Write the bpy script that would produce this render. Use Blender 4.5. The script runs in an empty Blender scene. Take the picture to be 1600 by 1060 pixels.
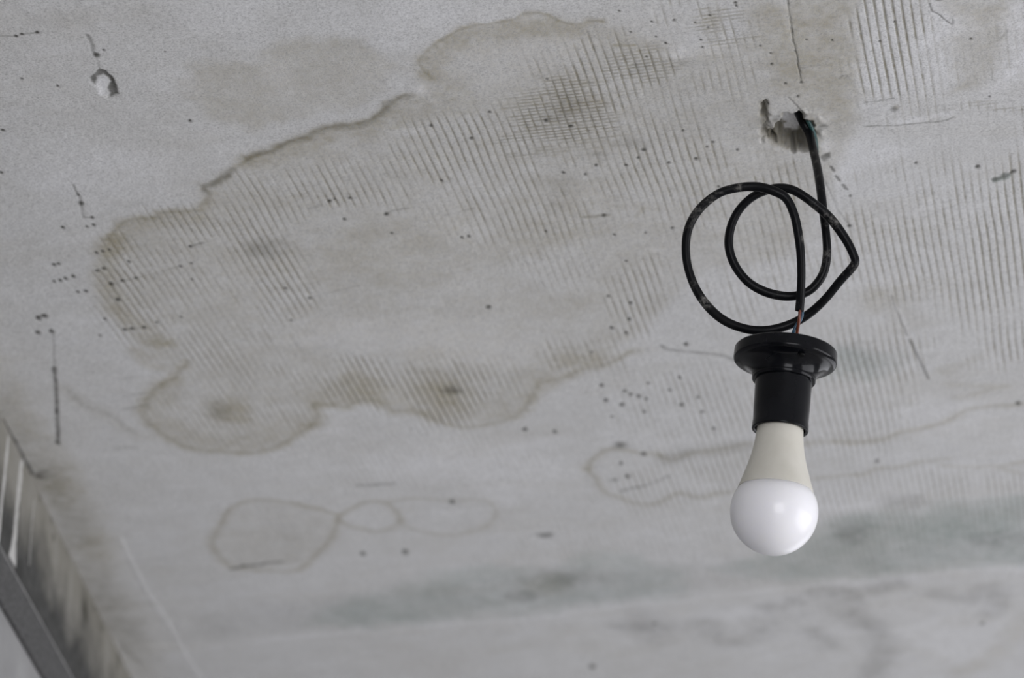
import bpy, bmesh, math, random
import numpy as np
from mathutils import Vector, Matrix, Quaternion

# ------------------------------------------------------------------ camera, world, light, exposure
scene = bpy.context.scene
COL = scene.collection
CAM_Z = 1.55
CEIL_Z = 2.625
cam_data = bpy.data.cameras.new('camera')
cam_data.sensor_width = 36.0
cam_data.lens = 36.0 * 4400.0 / 1600.0
cam_data.clip_start = 0.02
cam_data.dof.use_dof = True
cam_data.dof.focus_distance = 1.96
cam_data.dof.aperture_fstop = 6.6
cam = bpy.data.objects.new('camera', cam_data)
COL.objects.link(cam)
cam.location = (0, 0, CAM_Z)
cam.rotation_euler = (math.radians(90 + 27.2), 0, 0)
scene.camera = cam

world = bpy.data.worlds.new('overcast_sky')
scene.world = world
world.use_nodes = True
wbg = world.node_tree.nodes['Background']
wbg.inputs['Color'].default_value = (0.86, 0.90, 1.0, 1)
wbg.inputs['Strength'].default_value = 1.0

ROOM_YAW = math.radians(-3.13)          # the room is turned a little against the view
E1 = Vector((math.cos(ROOM_YAW), math.sin(ROOM_YAW), 0))     # across the room, to the right
E2 = Vector((-math.sin(ROOM_YAW), math.cos(ROOM_YAW), 0))    # along the room, forward
def room(a, b, z=0.0):
    return E1 * a + E2 * b + Vector((0, 0, z))
XL, XR, YB, YF = -0.5726, 2.9, -2.4, 4.6

def window_light(name, centre, normal, w, h, energy, color):
    d = bpy.data.lights.new(name, 'AREA')
    d.shape = 'RECTANGLE'; d.size = w; d.size_y = h
    d.energy = energy; d.color = color
    o = bpy.data.objects.new(name, d); COL.objects.link(o)
    o.location = centre
    o.rotation_euler = (-normal).to_track_quat('Z', 'Y').to_euler()
    return o
# daylight coming in through the three window openings of the room
window_light('daylight_right', room(XR + 0.10, 1.75, 1.25), -E1, 2.9, 2.1, 100.0, (0.965, 0.96, 1.0))
window_light('daylight_back', room(1.0, YB - 0.10, 1.25), E2, 2.0, 2.1, 112.0, (0.975, 0.965, 1.0))

window_light('daylight_front', room(1.6, YF + 0.10, 1.35), -E2, 1.8, 1.7, 20.0, (0.965, 0.965, 1.0))

vs = scene.view_settings
vs.view_transform = 'Standard'; vs.look = 'None'; vs.gamma = 1.0
vs.use_curve_mapping = False
vs.exposure = -0.78
scene.cycles.max_bounces = 5
scene.cycles.diffuse_bounces = 4
scene.cycles.glossy_bounces = 2
scene.cycles.caustics_reflective = False
scene.cycles.caustics_refractive = False

# ------------------------------------------------------------------ helpers
def link(name, me, mat=None, parent=None):
    o = bpy.data.objects.new(name, me)
    COL.objects.link(o)
    if mat: me.materials.append(mat)
    if parent: o.parent = parent
    return o
def from_bm(name, bm, mat=None, parent=None, smooth=False):
    me = bpy.data.meshes.new(name)
    bmesh.ops.recalc_face_normals(bm, faces=bm.faces)
    bm.to_mesh(me); bm.free()
    if smooth:
        for p in me.polygons: p.use_smooth = True
    return link(name, me, mat, parent)
def tag(o, label, cat, group=None):
    o['label'] = label; o['category'] = cat
    if group: o['group'] = group
def struct(o): o['kind'] = 'structure'; return o
def room_box(bm, a0, a1, b0, b1, z0, z1):
    vs_ = [bm.verts.new(room(a, b, z)) for z in (z0, z1) for a, b in ((a0, b0), (a1, b0), (a1, b1), (a0, b1))]
    for f in ((0, 3, 2, 1), (4, 5, 6, 7), (0, 1, 5, 4), (1, 2, 6, 5), (2, 3, 7, 6), (3, 0, 4, 7)):
        bm.faces.new([vs_[i] for i in f])

class Mat:
    def __init__(s, name, rough=0.8, spec=0.3, metallic=0.0):
        s.m = bpy.data.materials.new(name); s.m.use_nodes = True
        s.nt = s.m.node_tree; s.b = s.nt.nodes['Principled BSDF']
        s.b.inputs['Roughness'].default_value = rough
        s.b.inputs['Specular IOR Level'].default_value = spec
        s.b.inputs['Metallic'].default_value = metallic
        s.tc = s.nt.nodes.new('ShaderNodeTexCoord')
    def noise(s, scale, detail=3, rough=0.55, dist=0.0, vec=None):
        n = s.nt.nodes.new('ShaderNodeTexNoise')
        n.inputs['Scale'].default_value = scale; n.inputs['Detail'].default_value = detail
        n.inputs['Roughness'].default_value = rough; n.inputs['Distortion'].default_value = dist
        s.nt.links.new(vec or s.tc.outputs['Object'], n.inputs['Vector'])
        return n.outputs['Fac']
    def ramp(s, fac, *stops):
        r = s.nt.nodes.new('ShaderNodeValToRGB')
        e = r.color_ramp.elements
        while len(e) < len(stops): e.new(0.5)
        for i, (p, c) in enumerate(stops):
            e[i].position = p; e[i].color = tuple(c) + (1,) if len(c) == 3 else c
        s.nt.links.new(fac, r.inputs['Fac'])
        return r.outputs['Color']
    def mix(s, fac, a, b, mode='MIX'):
        n = s.nt.nodes.new('ShaderNodeMix'); n.data_type = 'RGBA'; n.blend_type = mode
        for sock, v in ((n.inputs[0], fac), (n.inputs[6], a), (n.inputs[7], b)):
            if hasattr(v, 'is_output'): s.nt.links.new(v, sock)
            elif isinstance(v, (int, float)): sock.default_value = v
            else: sock.default_value = tuple(v) + (1,)
        return n.outputs[2]
    def math(s, op, a, b=0.0):
        n = s.nt.nodes.new('ShaderNodeMath'); n.operation = op
        for sock, v in ((n.inputs[0], a), (n.inputs[1], b)):
            if hasattr(v, 'is_output'): s.nt.links.new(v, sock)
            else: sock.default_value = v
        return n.outputs[0]
    def set(s, name, v):
        if hasattr(v, 'is_output'): s.nt.links.new(v, s.b.inputs[name])
        else: s.b.inputs[name].default_value = (tuple(v) + (1,)) if isinstance(v, tuple) and len(v) == 3 and len(s.b.inputs[name].default_value) == 4 else v
    def bump(s, h, strength=0.3, dist=0.001):
        n = s.nt.nodes.new('ShaderNodeBump')
        n.inputs['Strength'].default_value = strength; n.inputs['Distance'].default_value = dist
        s.nt.links.new(h, n.inputs['Height']); s.nt.links.new(n.outputs['Normal'], s.b.inputs['Normal'])

# ------------------------------------------------------------------ the ceiling: skim-coated boards with trowelled mesh, stains and dirt
# marks of the ceiling, each in millimetres on the ceiling plane
STROKES = [
["s",0.303,1.23,0.9,0.3,[[-58.0,1687.6],[-63.1,1675.9],[-65.0,1665.1],[-57.0,1648.8],[-48.7,1639.1],[-37.4,1627.1],[-24.2,1620.0],[-13.2,1617.6],[0.0,1612.9],[7.9,1606.7],[19.6,1605.1],[27.1,1610.6],[35.1,1616.9],[43.9,1619.2],[52.6,1615.3],[62.2,1616.1]]],
["g",0.088,1.01,0.9,0.3,[[-58.0,1687.6],[-63.1,1675.9],[-65.0,1665.1],[-57.0,1648.8],[-48.7,1639.1],[-37.4,1627.1],[-24.2,1620.0],[-13.2,1617.6],[0.0,1612.9],[7.9,1606.7],[19.6,1605.1],[27.1,1610.6],[35.1,1616.9],[43.9,1619.2],[52.6,1615.3],[62.2,1616.1]]],
["s",0.309,3.03,0.9500000000000001,0.3,[[-58.0,1687.6],[-63.1,1675.9],[-65.0,1665.1],[-57.0,1648.8],[-48.7,1639.1],[-37.4,1627.1],[-24.2,1620.0],[-13.2,1617.6],[0.0,1612.9],[7.9,1606.7],[19.6,1605.1],[27.1,1610.6],[35.1,1616.9],[43.9,1619.2],[52.6,1615.3],[62.2,1616.1]]],
["s",0.273,8.87,0.85,0.5,[[-57.9,1684.2],[-59.3,1669.2],[-51.8,1656.1],[-42.7,1648.0],[-28.7,1635.1],[-13.2,1628.7],[13.2,1622.4],[44.1,1628.7]]],
["s",0.195,15.25,0.9500000000000001,0.5,[[-50.1,1698.5],[-57.7,1675.9],[-49.1,1657.8],[-35.6,1646.4]]],
["s",0.413,1.81,0.9,0.25,[[-195.0,1800.4],[-189.7,1793.9],[-177.4,1787.5],[-164.6,1774.7],[-152.5,1768.4],[-140.1,1757.7],[-128.2,1753.2],[-116.4,1751.4],[-104.5,1745.2],[-94.7,1733.8],[-86.4,1721.6],[-76.8,1709.6]]],
["g",0.12,1.48,0.9,0.25,[[-195.0,1800.4],[-189.7,1793.9],[-177.4,1787.5],[-164.6,1774.7],[-152.5,1768.4],[-140.1,1757.7],[-128.2,1753.2],[-116.4,1751.4],[-104.5,1745.2],[-94.7,1733.8],[-86.4,1721.6],[-76.8,1709.6]]],
["s",0.421,4.44,0.9500000000000001,0.25,[[-195.0,1800.4],[-189.7,1793.9],[-177.4,1787.5],[-164.6,1774.7],[-152.5,1768.4],[-140.1,1757.7],[-128.2,1753.2],[-116.4,1751.4],[-104.5,1745.2],[-94.7,1733.8],[-86.4,1721.6],[-76.8,1709.6]]],
["g",0.22,3.83,0.9,0.3,[[-195.0,1800.4],[-189.7,1793.9],[-177.4,1787.5],[-164.6,1774.7],[-152.5,1768.4],[-140.1,1757.7],[-128.2,1753.2],[-116.4,1751.4],[-104.5,1745.2],[-94.7,1733.8],[-86.4,1721.6],[-76.8,1709.6]]],
["s",0.296,11.1,0.9500000000000001,0.45,[[-190.4,1802.2],[-175.5,1793.9],[-150.7,1776.6],[-126.3,1762.1],[-102.6,1755.0],[-83.3,1737.3],[-62.1,1724.2],[-36.8,1724.2]]],
["s",0.33,2.22,0.9,0.3,[[-195.0,1800.4],[-209.7,1816.2],[-216.3,1825.7],[-225.9,1835.1],[-232.9,1838.0],[-232.1,1849.5],[-236.1,1866.1]]],
["g",0.096,1.82,0.9,0.3,[[-195.0,1800.4],[-209.7,1816.2],[-216.3,1825.7],[-225.9,1835.1],[-232.9,1838.0],[-232.1,1849.5],[-236.1,1866.1]]],
["s",0.337,5.46,0.9500000000000001,0.3,[[-195.0,1800.4],[-209.7,1816.2],[-216.3,1825.7],[-225.9,1835.1],[-232.9,1838.0],[-232.1,1849.5],[-236.1,1866.1]]],
["g",0.35,3.47,0.9,0.4,[[-209.7,1816.2],[-216.3,1825.7],[-225.9,1835.1],[-232.9,1838.0],[-232.1,1849.5]]],
["s",0.303,1.97,0.9,0.3,[[-239.5,1875.9],[-257.9,1877.8],[-270.5,1880.8],[-278.8,1888.8],[-290.2,1888.8],[-299.2,1893.8],[-308.2,1906.8],[-316.3,1923.1]]],
["g",0.088,1.62,0.9,0.3,[[-239.5,1875.9],[-257.9,1877.8],[-270.5,1880.8],[-278.8,1888.8],[-290.2,1888.8],[-299.2,1893.8],[-308.2,1906.8],[-316.3,1923.1]]],
["s",0.309,4.85,1,0.3,[[-239.5,1875.9],[-257.9,1877.8],[-270.5,1880.8],[-278.8,1888.8],[-290.2,1888.8],[-299.2,1893.8],[-308.2,1906.8],[-316.3,1923.1]]],
["s",0.312,9.75,0.9500000000000001,0.4,[[-236.7,1886.8],[-251.3,1884.8],[-269.2,1890.8],[-289.9,1898.8],[-303.9,1911.9],[-316.1,1937.6]]],
["s",0.374,9.66,1,0.4,[[-314.8,1927.2],[-321.5,1948.0],[-324.3,1974.4],[-326.3,2001.4],[-324.4,2027.8],[-320.7,2048.0],[-314.5,2062.8],[-305.3,2074.3],[-297.7,2087.1]]],
["s",0.546,6.4,1,0.3,[[-300.9,2096.4],[-294.9,2099.9],[-288.2,2097.6]]],
["s",0.351,6.54,1,0.3,[[-316.8,2112.9],[-313.1,2127.3],[-310.2,2139.3],[-303.9,2146.6]]],
["s",0.33,2.5,0.9,0.25,[[-273.7,2134.5],[-284.6,2155.2],[-294.4,2170.0],[-306.8,2182.4],[-315.6,2201.3],[-321.4,2226.9],[-321.5,2253.0],[-314.4,2275.6],[-302.0,2293.1],[-289.0,2306.7],[-268.4,2314.9],[-246.6,2317.6],[-231.8,2314.9],[-209.3,2299.8],[-193.6,2280.9],[-178.0,2260.9],[-171.6,2239.9],[-174.6,2216.6]]],
["g",0.096,2.05,0.9,0.25,[[-273.7,2134.5],[-284.6,2155.2],[-294.4,2170.0],[-306.8,2182.4],[-315.6,2201.3],[-321.4,2226.9],[-321.5,2253.0],[-314.4,2275.6],[-302.0,2293.1],[-289.0,2306.7],[-268.4,2314.9],[-246.6,2317.6],[-231.8,2314.9],[-209.3,2299.8],[-193.6,2280.9],[-178.0,2260.9],[-171.6,2239.9],[-174.6,2216.6]]],
["s",0.337,6.14,1,0.25,[[-273.7,2134.5],[-284.6,2155.2],[-294.4,2170.0],[-306.8,2182.4],[-315.6,2201.3],[-321.4,2226.9],[-321.5,2253.0],[-314.4,2275.6],[-302.0,2293.1],[-289.0,2306.7],[-268.4,2314.9],[-246.6,2317.6],[-231.8,2314.9],[-209.3,2299.8],[-193.6,2280.9],[-178.0,2260.9],[-171.6,2239.9],[-174.6,2216.6]]],
["s",0.234,14.21,1,0.4,[[-297.0,2178.7],[-308.9,2201.3],[-313.7,2233.4],[-306.5,2266.2],[-281.8,2293.1],[-244.9,2298.5],[-212.0,2282.3],[-183.9,2246.4]]],
["s",0.275,2.43,0.9,0.3,[[-174.7,2217.9],[-153.9,2216.6],[-145.9,2223.1],[-139.8,2214.1],[-125.6,2209.0],[-114.6,2214.1],[-105.7,2229.5],[-84.4,2232.1],[-70.7,2243.8],[-56.8,2259.6],[-35.9,2263.6],[-17.0,2255.6],[0.0,2245.1],[11.2,2226.9],[17.8,2197.5],[23.1,2173.7],[33.0,2170.0],[44.0,2166.3],[57.4,2151.5],[76.2,2141.8],[94.7,2123.7],[103.5,2114.1]]],
["g",0.08,1.99,0.9,0.3,[[-174.7,2217.9],[-153.9,2216.6],[-145.9,2223.1],[-139.8,2214.1],[-125.6,2209.0],[-114.6,2214.1],[-105.7,2229.5],[-84.4,2232.1],[-70.7,2243.8],[-56.8,2259.6],[-35.9,2263.6],[-17.0,2255.6],[0.0,2245.1],[11.2,2226.9],[17.8,2197.5],[23.1,2173.7],[33.0,2170.0],[44.0,2166.3],[57.4,2151.5],[76.2,2141.8],[94.7,2123.7],[103.5,2114.1]]],
["s",0.281,5.96,1,0.3,[[-174.7,2217.9],[-153.9,2216.6],[-145.9,2223.1],[-139.8,2214.1],[-125.6,2209.0],[-114.6,2214.1],[-105.7,2229.5],[-84.4,2232.1],[-70.7,2243.8],[-56.8,2259.6],[-35.9,2263.6],[-17.0,2255.6],[0.0,2245.1],[11.2,2226.9],[17.8,2197.5],[23.1,2173.7],[33.0,2170.0],[44.0,2166.3],[57.4,2151.5],[76.2,2141.8],[94.7,2123.7],[103.5,2114.1]]],
["s",0.172,17.66,1,0.4,[[-167.0,2201.3],[-132.9,2186.2],[-100.6,2211.5],[-61.9,2233.4],[-22.5,2233.4],[5.6,2201.3],[27.3,2151.5],[59.9,2139.3]]],
["g",0.35,2.05,0.9,0.3,[[125.7,2104.6],[129.2,2110.6],[141.2,2114.1],[159.2,2117.7],[175.7,2121.3],[188.2,2130.9]]],
["s",0.231,1.8,0.9,0.2,[[-288.8,2553.2],[-291.2,2526.0],[-278.2,2479.2],[-269.2,2447.2],[-253.0,2427.8],[-234.5,2421.9],[-210.2,2427.8],[-188.7,2439.7],[-172.4,2450.3],[-165.2,2462.4],[-173.7,2505.5],[-188.7,2548.4],[-203.9,2580.9],[-219.5,2595.7],[-239.4,2597.4],[-260.6,2592.4],[-279.0,2584.1],[-288.8,2553.2]]],
["g",0.067,1.47,0.9,0.2,[[-288.8,2553.2],[-291.2,2526.0],[-278.2,2479.2],[-269.2,2447.2],[-253.0,2427.8],[-234.5,2421.9],[-210.2,2427.8],[-188.7,2439.7],[-172.4,2450.3],[-165.2,2462.4],[-173.7,2505.5],[-188.7,2548.4],[-203.9,2580.9],[-219.5,2595.7],[-239.4,2597.4],[-260.6,2592.4],[-279.0,2584.1],[-288.8,2553.2]]],
["s",0.236,4.42,1,0.2,[[-288.8,2553.2],[-291.2,2526.0],[-278.2,2479.2],[-269.2,2447.2],[-253.0,2427.8],[-234.5,2421.9],[-210.2,2427.8],[-188.7,2439.7],[-172.4,2450.3],[-165.2,2462.4],[-173.7,2505.5],[-188.7,2548.4],[-203.9,2580.9],[-219.5,2595.7],[-239.4,2597.4],[-260.6,2592.4],[-279.0,2584.1],[-288.8,2553.2]]],
["s",0.198,1.8,0.9,0.2,[[-165.2,2462.4],[-157.8,2450.3],[-143.0,2432.3],[-126.5,2427.8],[-114.3,2438.2],[-107.3,2462.4],[-111.6,2480.7],[-129.5,2497.7],[-145.8,2491.5],[-159.3,2479.2],[-165.2,2462.4]]],
["g",0.058,1.47,0.9,0.2,[[-165.2,2462.4],[-157.8,2450.3],[-143.0,2432.3],[-126.5,2427.8],[-114.3,2438.2],[-107.3,2462.4],[-111.6,2480.7],[-129.5,2497.7],[-145.8,2491.5],[-159.3,2479.2],[-165.2,2462.4]]],
["s",0.202,4.42,1,0.2,[[-165.2,2462.4],[-157.8,2450.3],[-143.0,2432.3],[-126.5,2427.8],[-114.3,2438.2],[-107.3,2462.4],[-111.6,2480.7],[-129.5,2497.7],[-145.8,2491.5],[-159.3,2479.2],[-165.2,2462.4]]],
["s",0.132,1.79,0.9,0.3,[[-113.9,2429.3],[-99.2,2421.9],[-70.9,2421.9],[-54.2,2424.8],[-27.1,2421.9],[-15.2,2447.2],[-19.0,2473.0],[-33.9,2494.6],[-65.5,2505.5],[-97.8,2490.0],[-107.5,2468.5]]],
["g",0.038,1.46,0.9,0.3,[[-113.9,2429.3],[-99.2,2421.9],[-70.9,2421.9],[-54.2,2424.8],[-27.1,2421.9],[-15.2,2447.2],[-19.0,2473.0],[-33.9,2494.6],[-65.5,2505.5],[-97.8,2490.0],[-107.5,2468.5]]],
["s",0.135,4.38,1,0.3,[[-113.9,2429.3],[-99.2,2421.9],[-70.9,2421.9],[-54.2,2424.8],[-27.1,2421.9],[-15.2,2447.2],[-19.0,2473.0],[-33.9,2494.6],[-65.5,2505.5],[-97.8,2490.0],[-107.5,2468.5]]],
["g",0.75,2.26,0.6,0.1,[[-278.1,2589.1],[-253.5,2582.5],[-228.2,2574.3]]],
["g",0.45,2.53,0.8,0.3,[[-142.2,2391.1],[-125.0,2391.1],[-108.1,2386.8]]],
["s",0.231,2.09,0.9,0.25,[[70.5,2355.3],[71.3,2337.1],[75.6,2325.9],[89.7,2309.4],[119.0,2319.0],[130.6,2319.0],[142.9,2332.9],[155.4,2327.3],[166.4,2316.3],[188.0,2309.4],[213.2,2298.5]]],
["g",0.067,1.71,0.9,0.25,[[70.5,2355.3],[71.3,2337.1],[75.6,2325.9],[89.7,2309.4],[119.0,2319.0],[130.6,2319.0],[142.9,2332.9],[155.4,2327.3],[166.4,2316.3],[188.0,2309.4],[213.2,2298.5]]],
["s",0.236,5.14,1,0.25,[[70.5,2355.3],[71.3,2337.1],[75.6,2325.9],[89.7,2309.4],[119.0,2319.0],[130.6,2319.0],[142.9,2332.9],[155.4,2327.3],[166.4,2316.3],[188.0,2309.4],[213.2,2298.5]]],
["s",0.198,2.22,0.9,0.25,[[70.5,2355.3],[77.0,2376.7],[83.5,2398.4],[97.1,2413.0],[114.5,2427.8],[127.8,2430.8],[142.4,2420.4],[156.7,2405.7],[172.0,2413.0],[194.5,2408.6],[214.8,2399.8]]],
["g",0.058,1.81,0.9,0.25,[[70.5,2355.3],[77.0,2376.7],[83.5,2398.4],[97.1,2413.0],[114.5,2427.8],[127.8,2430.8],[142.4,2420.4],[156.7,2405.7],[172.0,2413.0],[194.5,2408.6],[214.8,2399.8]]],
["s",0.202,5.44,1,0.25,[[70.5,2355.3],[77.0,2376.7],[83.5,2398.4],[97.1,2413.0],[114.5,2427.8],[127.8,2430.8],[142.4,2420.4],[156.7,2405.7],[172.0,2413.0],[194.5,2408.6],[214.8,2399.8]]],
["g",0.3,2.36,0.9,0.5,[[104.5,2401.3],[125.8,2383.9],[144.7,2369.5]]],
["g",0.16,10.27,1,0.3,[[142.9,2332.9],[166.5,2317.6],[207.7,2301.2]]],
["s",0.187,2.45,0.9,0.3,[[262.2,2298.5],[287.6,2293.1],[316.4,2293.1],[332.8,2286.3],[349.5,2272.9],[363.3,2268.9],[382.8,2253.0],[400.4,2229.5],[420.4,2220.5],[444.6,2214.1]]],
["g",0.054,2.01,0.9,0.3,[[262.2,2298.5],[287.6,2293.1],[316.4,2293.1],[332.8,2286.3],[349.5,2272.9],[363.3,2268.9],[382.8,2253.0],[400.4,2229.5],[420.4,2220.5],[444.6,2214.1]]],
["s",0.191,6.02,1,0.3,[[262.2,2298.5],[287.6,2293.1],[316.4,2293.1],[332.8,2286.3],[349.5,2272.9],[363.3,2268.9],[382.8,2253.0],[400.4,2229.5],[420.4,2220.5],[444.6,2214.1]]],
["s",0.165,1.71,0.9,0.3,[[280.8,2372.4],[302.1,2366.7],[324.1,2362.4],[334.5,2351.1],[351.8,2348.3],[372.1,2337.1],[397.4,2330.1]]],
["g",0.048,1.4,0.9,0.3,[[280.8,2372.4],[302.1,2366.7],[324.1,2362.4],[334.5,2351.1],[351.8,2348.3],[372.1,2337.1],[397.4,2330.1]]],
["s",0.168,4.19,1,0.3,[[280.8,2372.4],[302.1,2366.7],[324.1,2362.4],[334.5,2351.1],[351.8,2348.3],[372.1,2337.1],[397.4,2330.1]]],
["s",0.32,2.71,0.9,0.3,[[393.5,2344.1],[425.1,2348.3],[446.2,2344.1],[489.7,2331.5]]],
["s",0.22,2.35,0.9,0.3,[[447.2,2351.1],[471.8,2365.3],[497.9,2379.6]]],
["s",0.172,6.58,1,0.4,[[366.5,2154.0],[379.0,2145.4],[395.4,2127.3]]],
["s",0.187,3.84,1,0.4,[[372.3,2176.2],[400.8,2182.4],[431.2,2182.4]]],
["s",0.187,3.86,1,0.4,[[390.0,2203.9],[409.3,2195.0],[423.1,2183.7]]],
["w",0.35,3.59,0.9,0.2,[[-350.0,2809.9],[-270.0,2787.4],[-188.0,2768.8],[-93.3,2745.0],[-25.2,2726.9],[64.6,2709.0],[130.9,2684.3],[174.8,2673.8],[233.3,2653.1],[297.6,2634.3],[346.7,2624.1],[403.5,2605.7],[424.0,2597.4],[461.4,2587.4],[508.6,2592.4],[561.5,2604.0]]],  # pale line on the seam: lit edge of the step, put into the colour
["w",0.22,3.74,1,0.3,[[-380.3,2516.5],[-375.5,2585.8],[-370.9,2644.5],[-358.9,2735.9],[-343.7,2875.5],[-334.9,2972.5]]],
["g",0.2,13.48,1,0.5,[[265.8,2694.9],[300.8,2668.6],[315.1,2647.9],[336.8,2651.4],[356.6,2654.8],[382.7,2629.2]]],
["g",0.2,14.34,1,0.5,[[337.7,2660.0],[348.8,2703.7],[369.3,2739.6],[388.0,2785.5],[395.8,2823.2],[391.1,2871.5],[392.0,2941.6]]],
["g",0.16,11.42,1,0.5,[[311.1,2757.8],[323.0,2776.2],[335.2,2804.2]]],
["g",0.128,19.4,1,0.6,[[265.5,2730.5],[297.0,2712.6],[330.0,2712.6]]],
["g",0.16,12.09,1,0.5,[[431.4,2656.5],[464.8,2677.3],[482.4,2637.7],[495.6,2686.1],[495.0,2712.6]]],
["s",0.234,13.33,1,0.5,[[537.5,2730.5],[521.6,2798.6],[507.2,2852.0],[487.3,2891.2]]],
["g",0.16,14.34,1,0.5,[[116.8,2748.7],[173.5,2748.7],[199.6,2739.6],[216.2,2789.2],[244.5,2789.2],[258.3,2767.0]]],
["g",0.112,17.02,1,0.5,[[132.0,2712.6],[140.9,2767.0],[155.2,2785.5]]],
["s",0.172,7.91,1,0.4,[[-387.3,2184.9],[-374.7,2214.1],[-355.6,2239.9],[-341.5,2263.6],[-330.0,2286.3]]],
["g",0.12,3.67,0.9,0.5,[[-387.3,2184.9],[-370.3,2223.1],[-350.3,2242.5],[-334.9,2279.6]]],
["g",0.3,1.89,0.9,0.4,[[-359.9,2305.3],[-349.5,2305.3],[-339.8,2306.7]]],
["g",0.25,1.81,0.9,0.5,[[-342.7,2226.9],[-330.9,2221.8],[-317.9,2216.6]]],
["g",0.25,1.79,0.9,0.4,[[-336.8,2201.3],[-330.8,2197.5],[-321.0,2195.0]]],
["g",0.22,1.4,0.9,0.4,[[-338.4,2170.0],[-324.9,2162.6]]],
["s",0.234,29.12,1,0.3,[[-460.7,2226.9],[-446.5,2279.6],[-437.1,2369.5],[-429.2,2480.7],[-421.8,2609.0],[-416.0,2767.0],[-413.2,2941.6]]],
["g",0.128,20.14,1,0.4,[[-456.8,2237.3],[-445.0,2306.7],[-433.5,2405.7],[-426.3,2504.0],[-417.6,2625.8],[-411.6,2785.5]]],
["g",0.7,1.93,0.6,0.2,[[-451.5,2246.4],[-447.8,2287.7],[-443.9,2337.1],[-442.3,2365.3]]],
["g",0.35,0.89,0.6,0.3,[[-382.1,2080.1],[-386.1,2115.3],[-389.9,2145.4]]],
["g",0.75,1.67,0.8,0.3,[[-390.5,2145.4],[-394.2,2182.4],[-399.5,2223.1],[-404.5,2266.2],[-408.4,2293.1]]],
["g",0.4,0.95,0.5,0.4,[[-331.4,1837.1],[-329.6,1852.4],[-329.2,1867.0],[-329.8,1878.8],[-329.9,1886.8]]],
["g",0.5,0.9,0.5,0.3,[[-330.0,1887.8],[-322.6,1887.8]]],
["g",0.35,0.81,0.6,0.4,[[-353.6,1634.3],[-343.0,1634.3],[-337.8,1631.9],[-327.7,1629.5]]],
["g",0.35,1.07,0.6,0.4,[[-321.4,2075.5],[-304.9,2070.8]]],
["g",0.4,0.98,0.7,0.4,[[-252.7,1932.4],[-242.1,1927.2]]],
["g",0.14,0.89,0.7,0.7,[[-322.3,1994.8],[-301.6,1985.1],[-264.1,1964.8]]],
["g",0.45,1.23,0.6,0.4,[[-293.3,1632.7],[-291.6,1643.1],[-292.0,1652.9],[-290.4,1661.0]]],
["g",0.25,0.83,0.6,0.4,[[-290.6,1662.7],[-290.3,1674.2]]],
["g",0.25,0.95,0.7,0.6,[[-96.4,1880.8],[-92.3,1875.9],[-79.9,1871.9]]],
["g",0.22,0.95,0.7,0.6,[[-51.7,1883.8],[-29.4,1873.9]]],
["g",0.18,0.96,0.7,0.6,[[-163.7,2017.8],[-123.7,1998.1]]],
["g",0.2,1.77,0.8,0.5,[[-154.4,1872.9],[-146.7,1867.0]]],
["s",0.4,1.78,0.9,0.4,[[55.2,1886.8],[73.8,1882.8]]],
["g",0.25,1.78,0.9,0.5,[[55.2,1886.8],[73.8,1882.8]]],
["s",0.55,1.63,0.8,0.2,[[71.1,1644.8],[77.8,1645.6],[85.3,1644.8]]],
["s",0.35,1.77,0.9,0.3,[[96.1,1884.8],[100.5,1871.9]]],
["g",0.6,0.56,0.6,0.35,[[185.1,1582.0],[189.4,1606.7],[192.5,1626.3],[196.5,1646.4],[200.7,1669.2],[205.1,1691.8]]],
["w",0.45,2.02,0.7,0.3,[[182.1,1582.0],[187.0,1609.0],[190.9,1628.7],[193.1,1638.3]]],
["g",0.5,0.7,0.5,0.2,[[197.8,1713.0],[204.8,1724.2],[212.5,1737.3]]],
["g",0.2,1.04,0.6,0.3,[[203.4,1674.2],[210.4,1671.7],[215.7,1670.9]]],
["g",0.5,0.7,0.6,0.4,[[252.6,1719.9],[262.4,1717.3],[273.6,1714.7]]],
["g",0.45,0.66,0.5,0.4,[[256.3,1753.2],[281.6,1750.5],[297.6,1747.9],[313.5,1745.2],[319.7,1739.9]]],
["w",0.4,2.73,0.7,0.3,[[278.6,1744.3],[299.0,1740.8],[318.0,1733.8]]],
["g",0.5,0.65,0.6,0.3,[[282.8,1593.5],[285.4,1602.8],[290.2,1606.7],[298.1,1616.1],[301.6,1619.2],[301.1,1612.9]]],
["g",0.4,0.79,0.6,0.4,[[231.8,1687.6],[233.3,1684.2],[236.5,1684.2],[235.5,1688.4]]],
["g",0.25,0.61,0.6,0.4,[[341.1,1624.8],[336.6,1638.3],[330.5,1642.3]]],
["g",0.25,0.63,0.6,0.4,[[336.7,1674.2],[340.4,1690.1]]],
["g",0.6,2.31,0.7,0.35,[[362.2,1830.4],[368.7,1825.7],[372.0,1821.9]]],
["m",0.8,2.88,0.7,0.2,[[363.7,1830.4],[372.3,1823.8]]],
["g",0.6,1.14,0.5,0.1,[[238.0,1811.5],[241.0,1818.1]]],
["g",0.65,1.15,0.5,0.1,[[243.1,1824.7],[246.8,1832.3]]],
["g",0.6,1.16,0.5,0.1,[[249.8,1838.0],[253.4,1844.7]]],
["g",0.28,0.77,0.6,0.4,[[235.1,1830.4],[248.5,1871.9],[261.1,1898.8]]],
["g",0.35,0.85,0.7,0.3,[[307.7,2014.5],[312.4,2032.3],[329.1,2085.9]]],
["g",0.48,1.1,0.7,0.2,[[331.4,2091.7],[345.0,2130.9],[357.5,2168.7]]],
["w",0.4,1.68,0.7,0.3,[[313.1,2028.9],[332.8,2085.9]]]]
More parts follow.
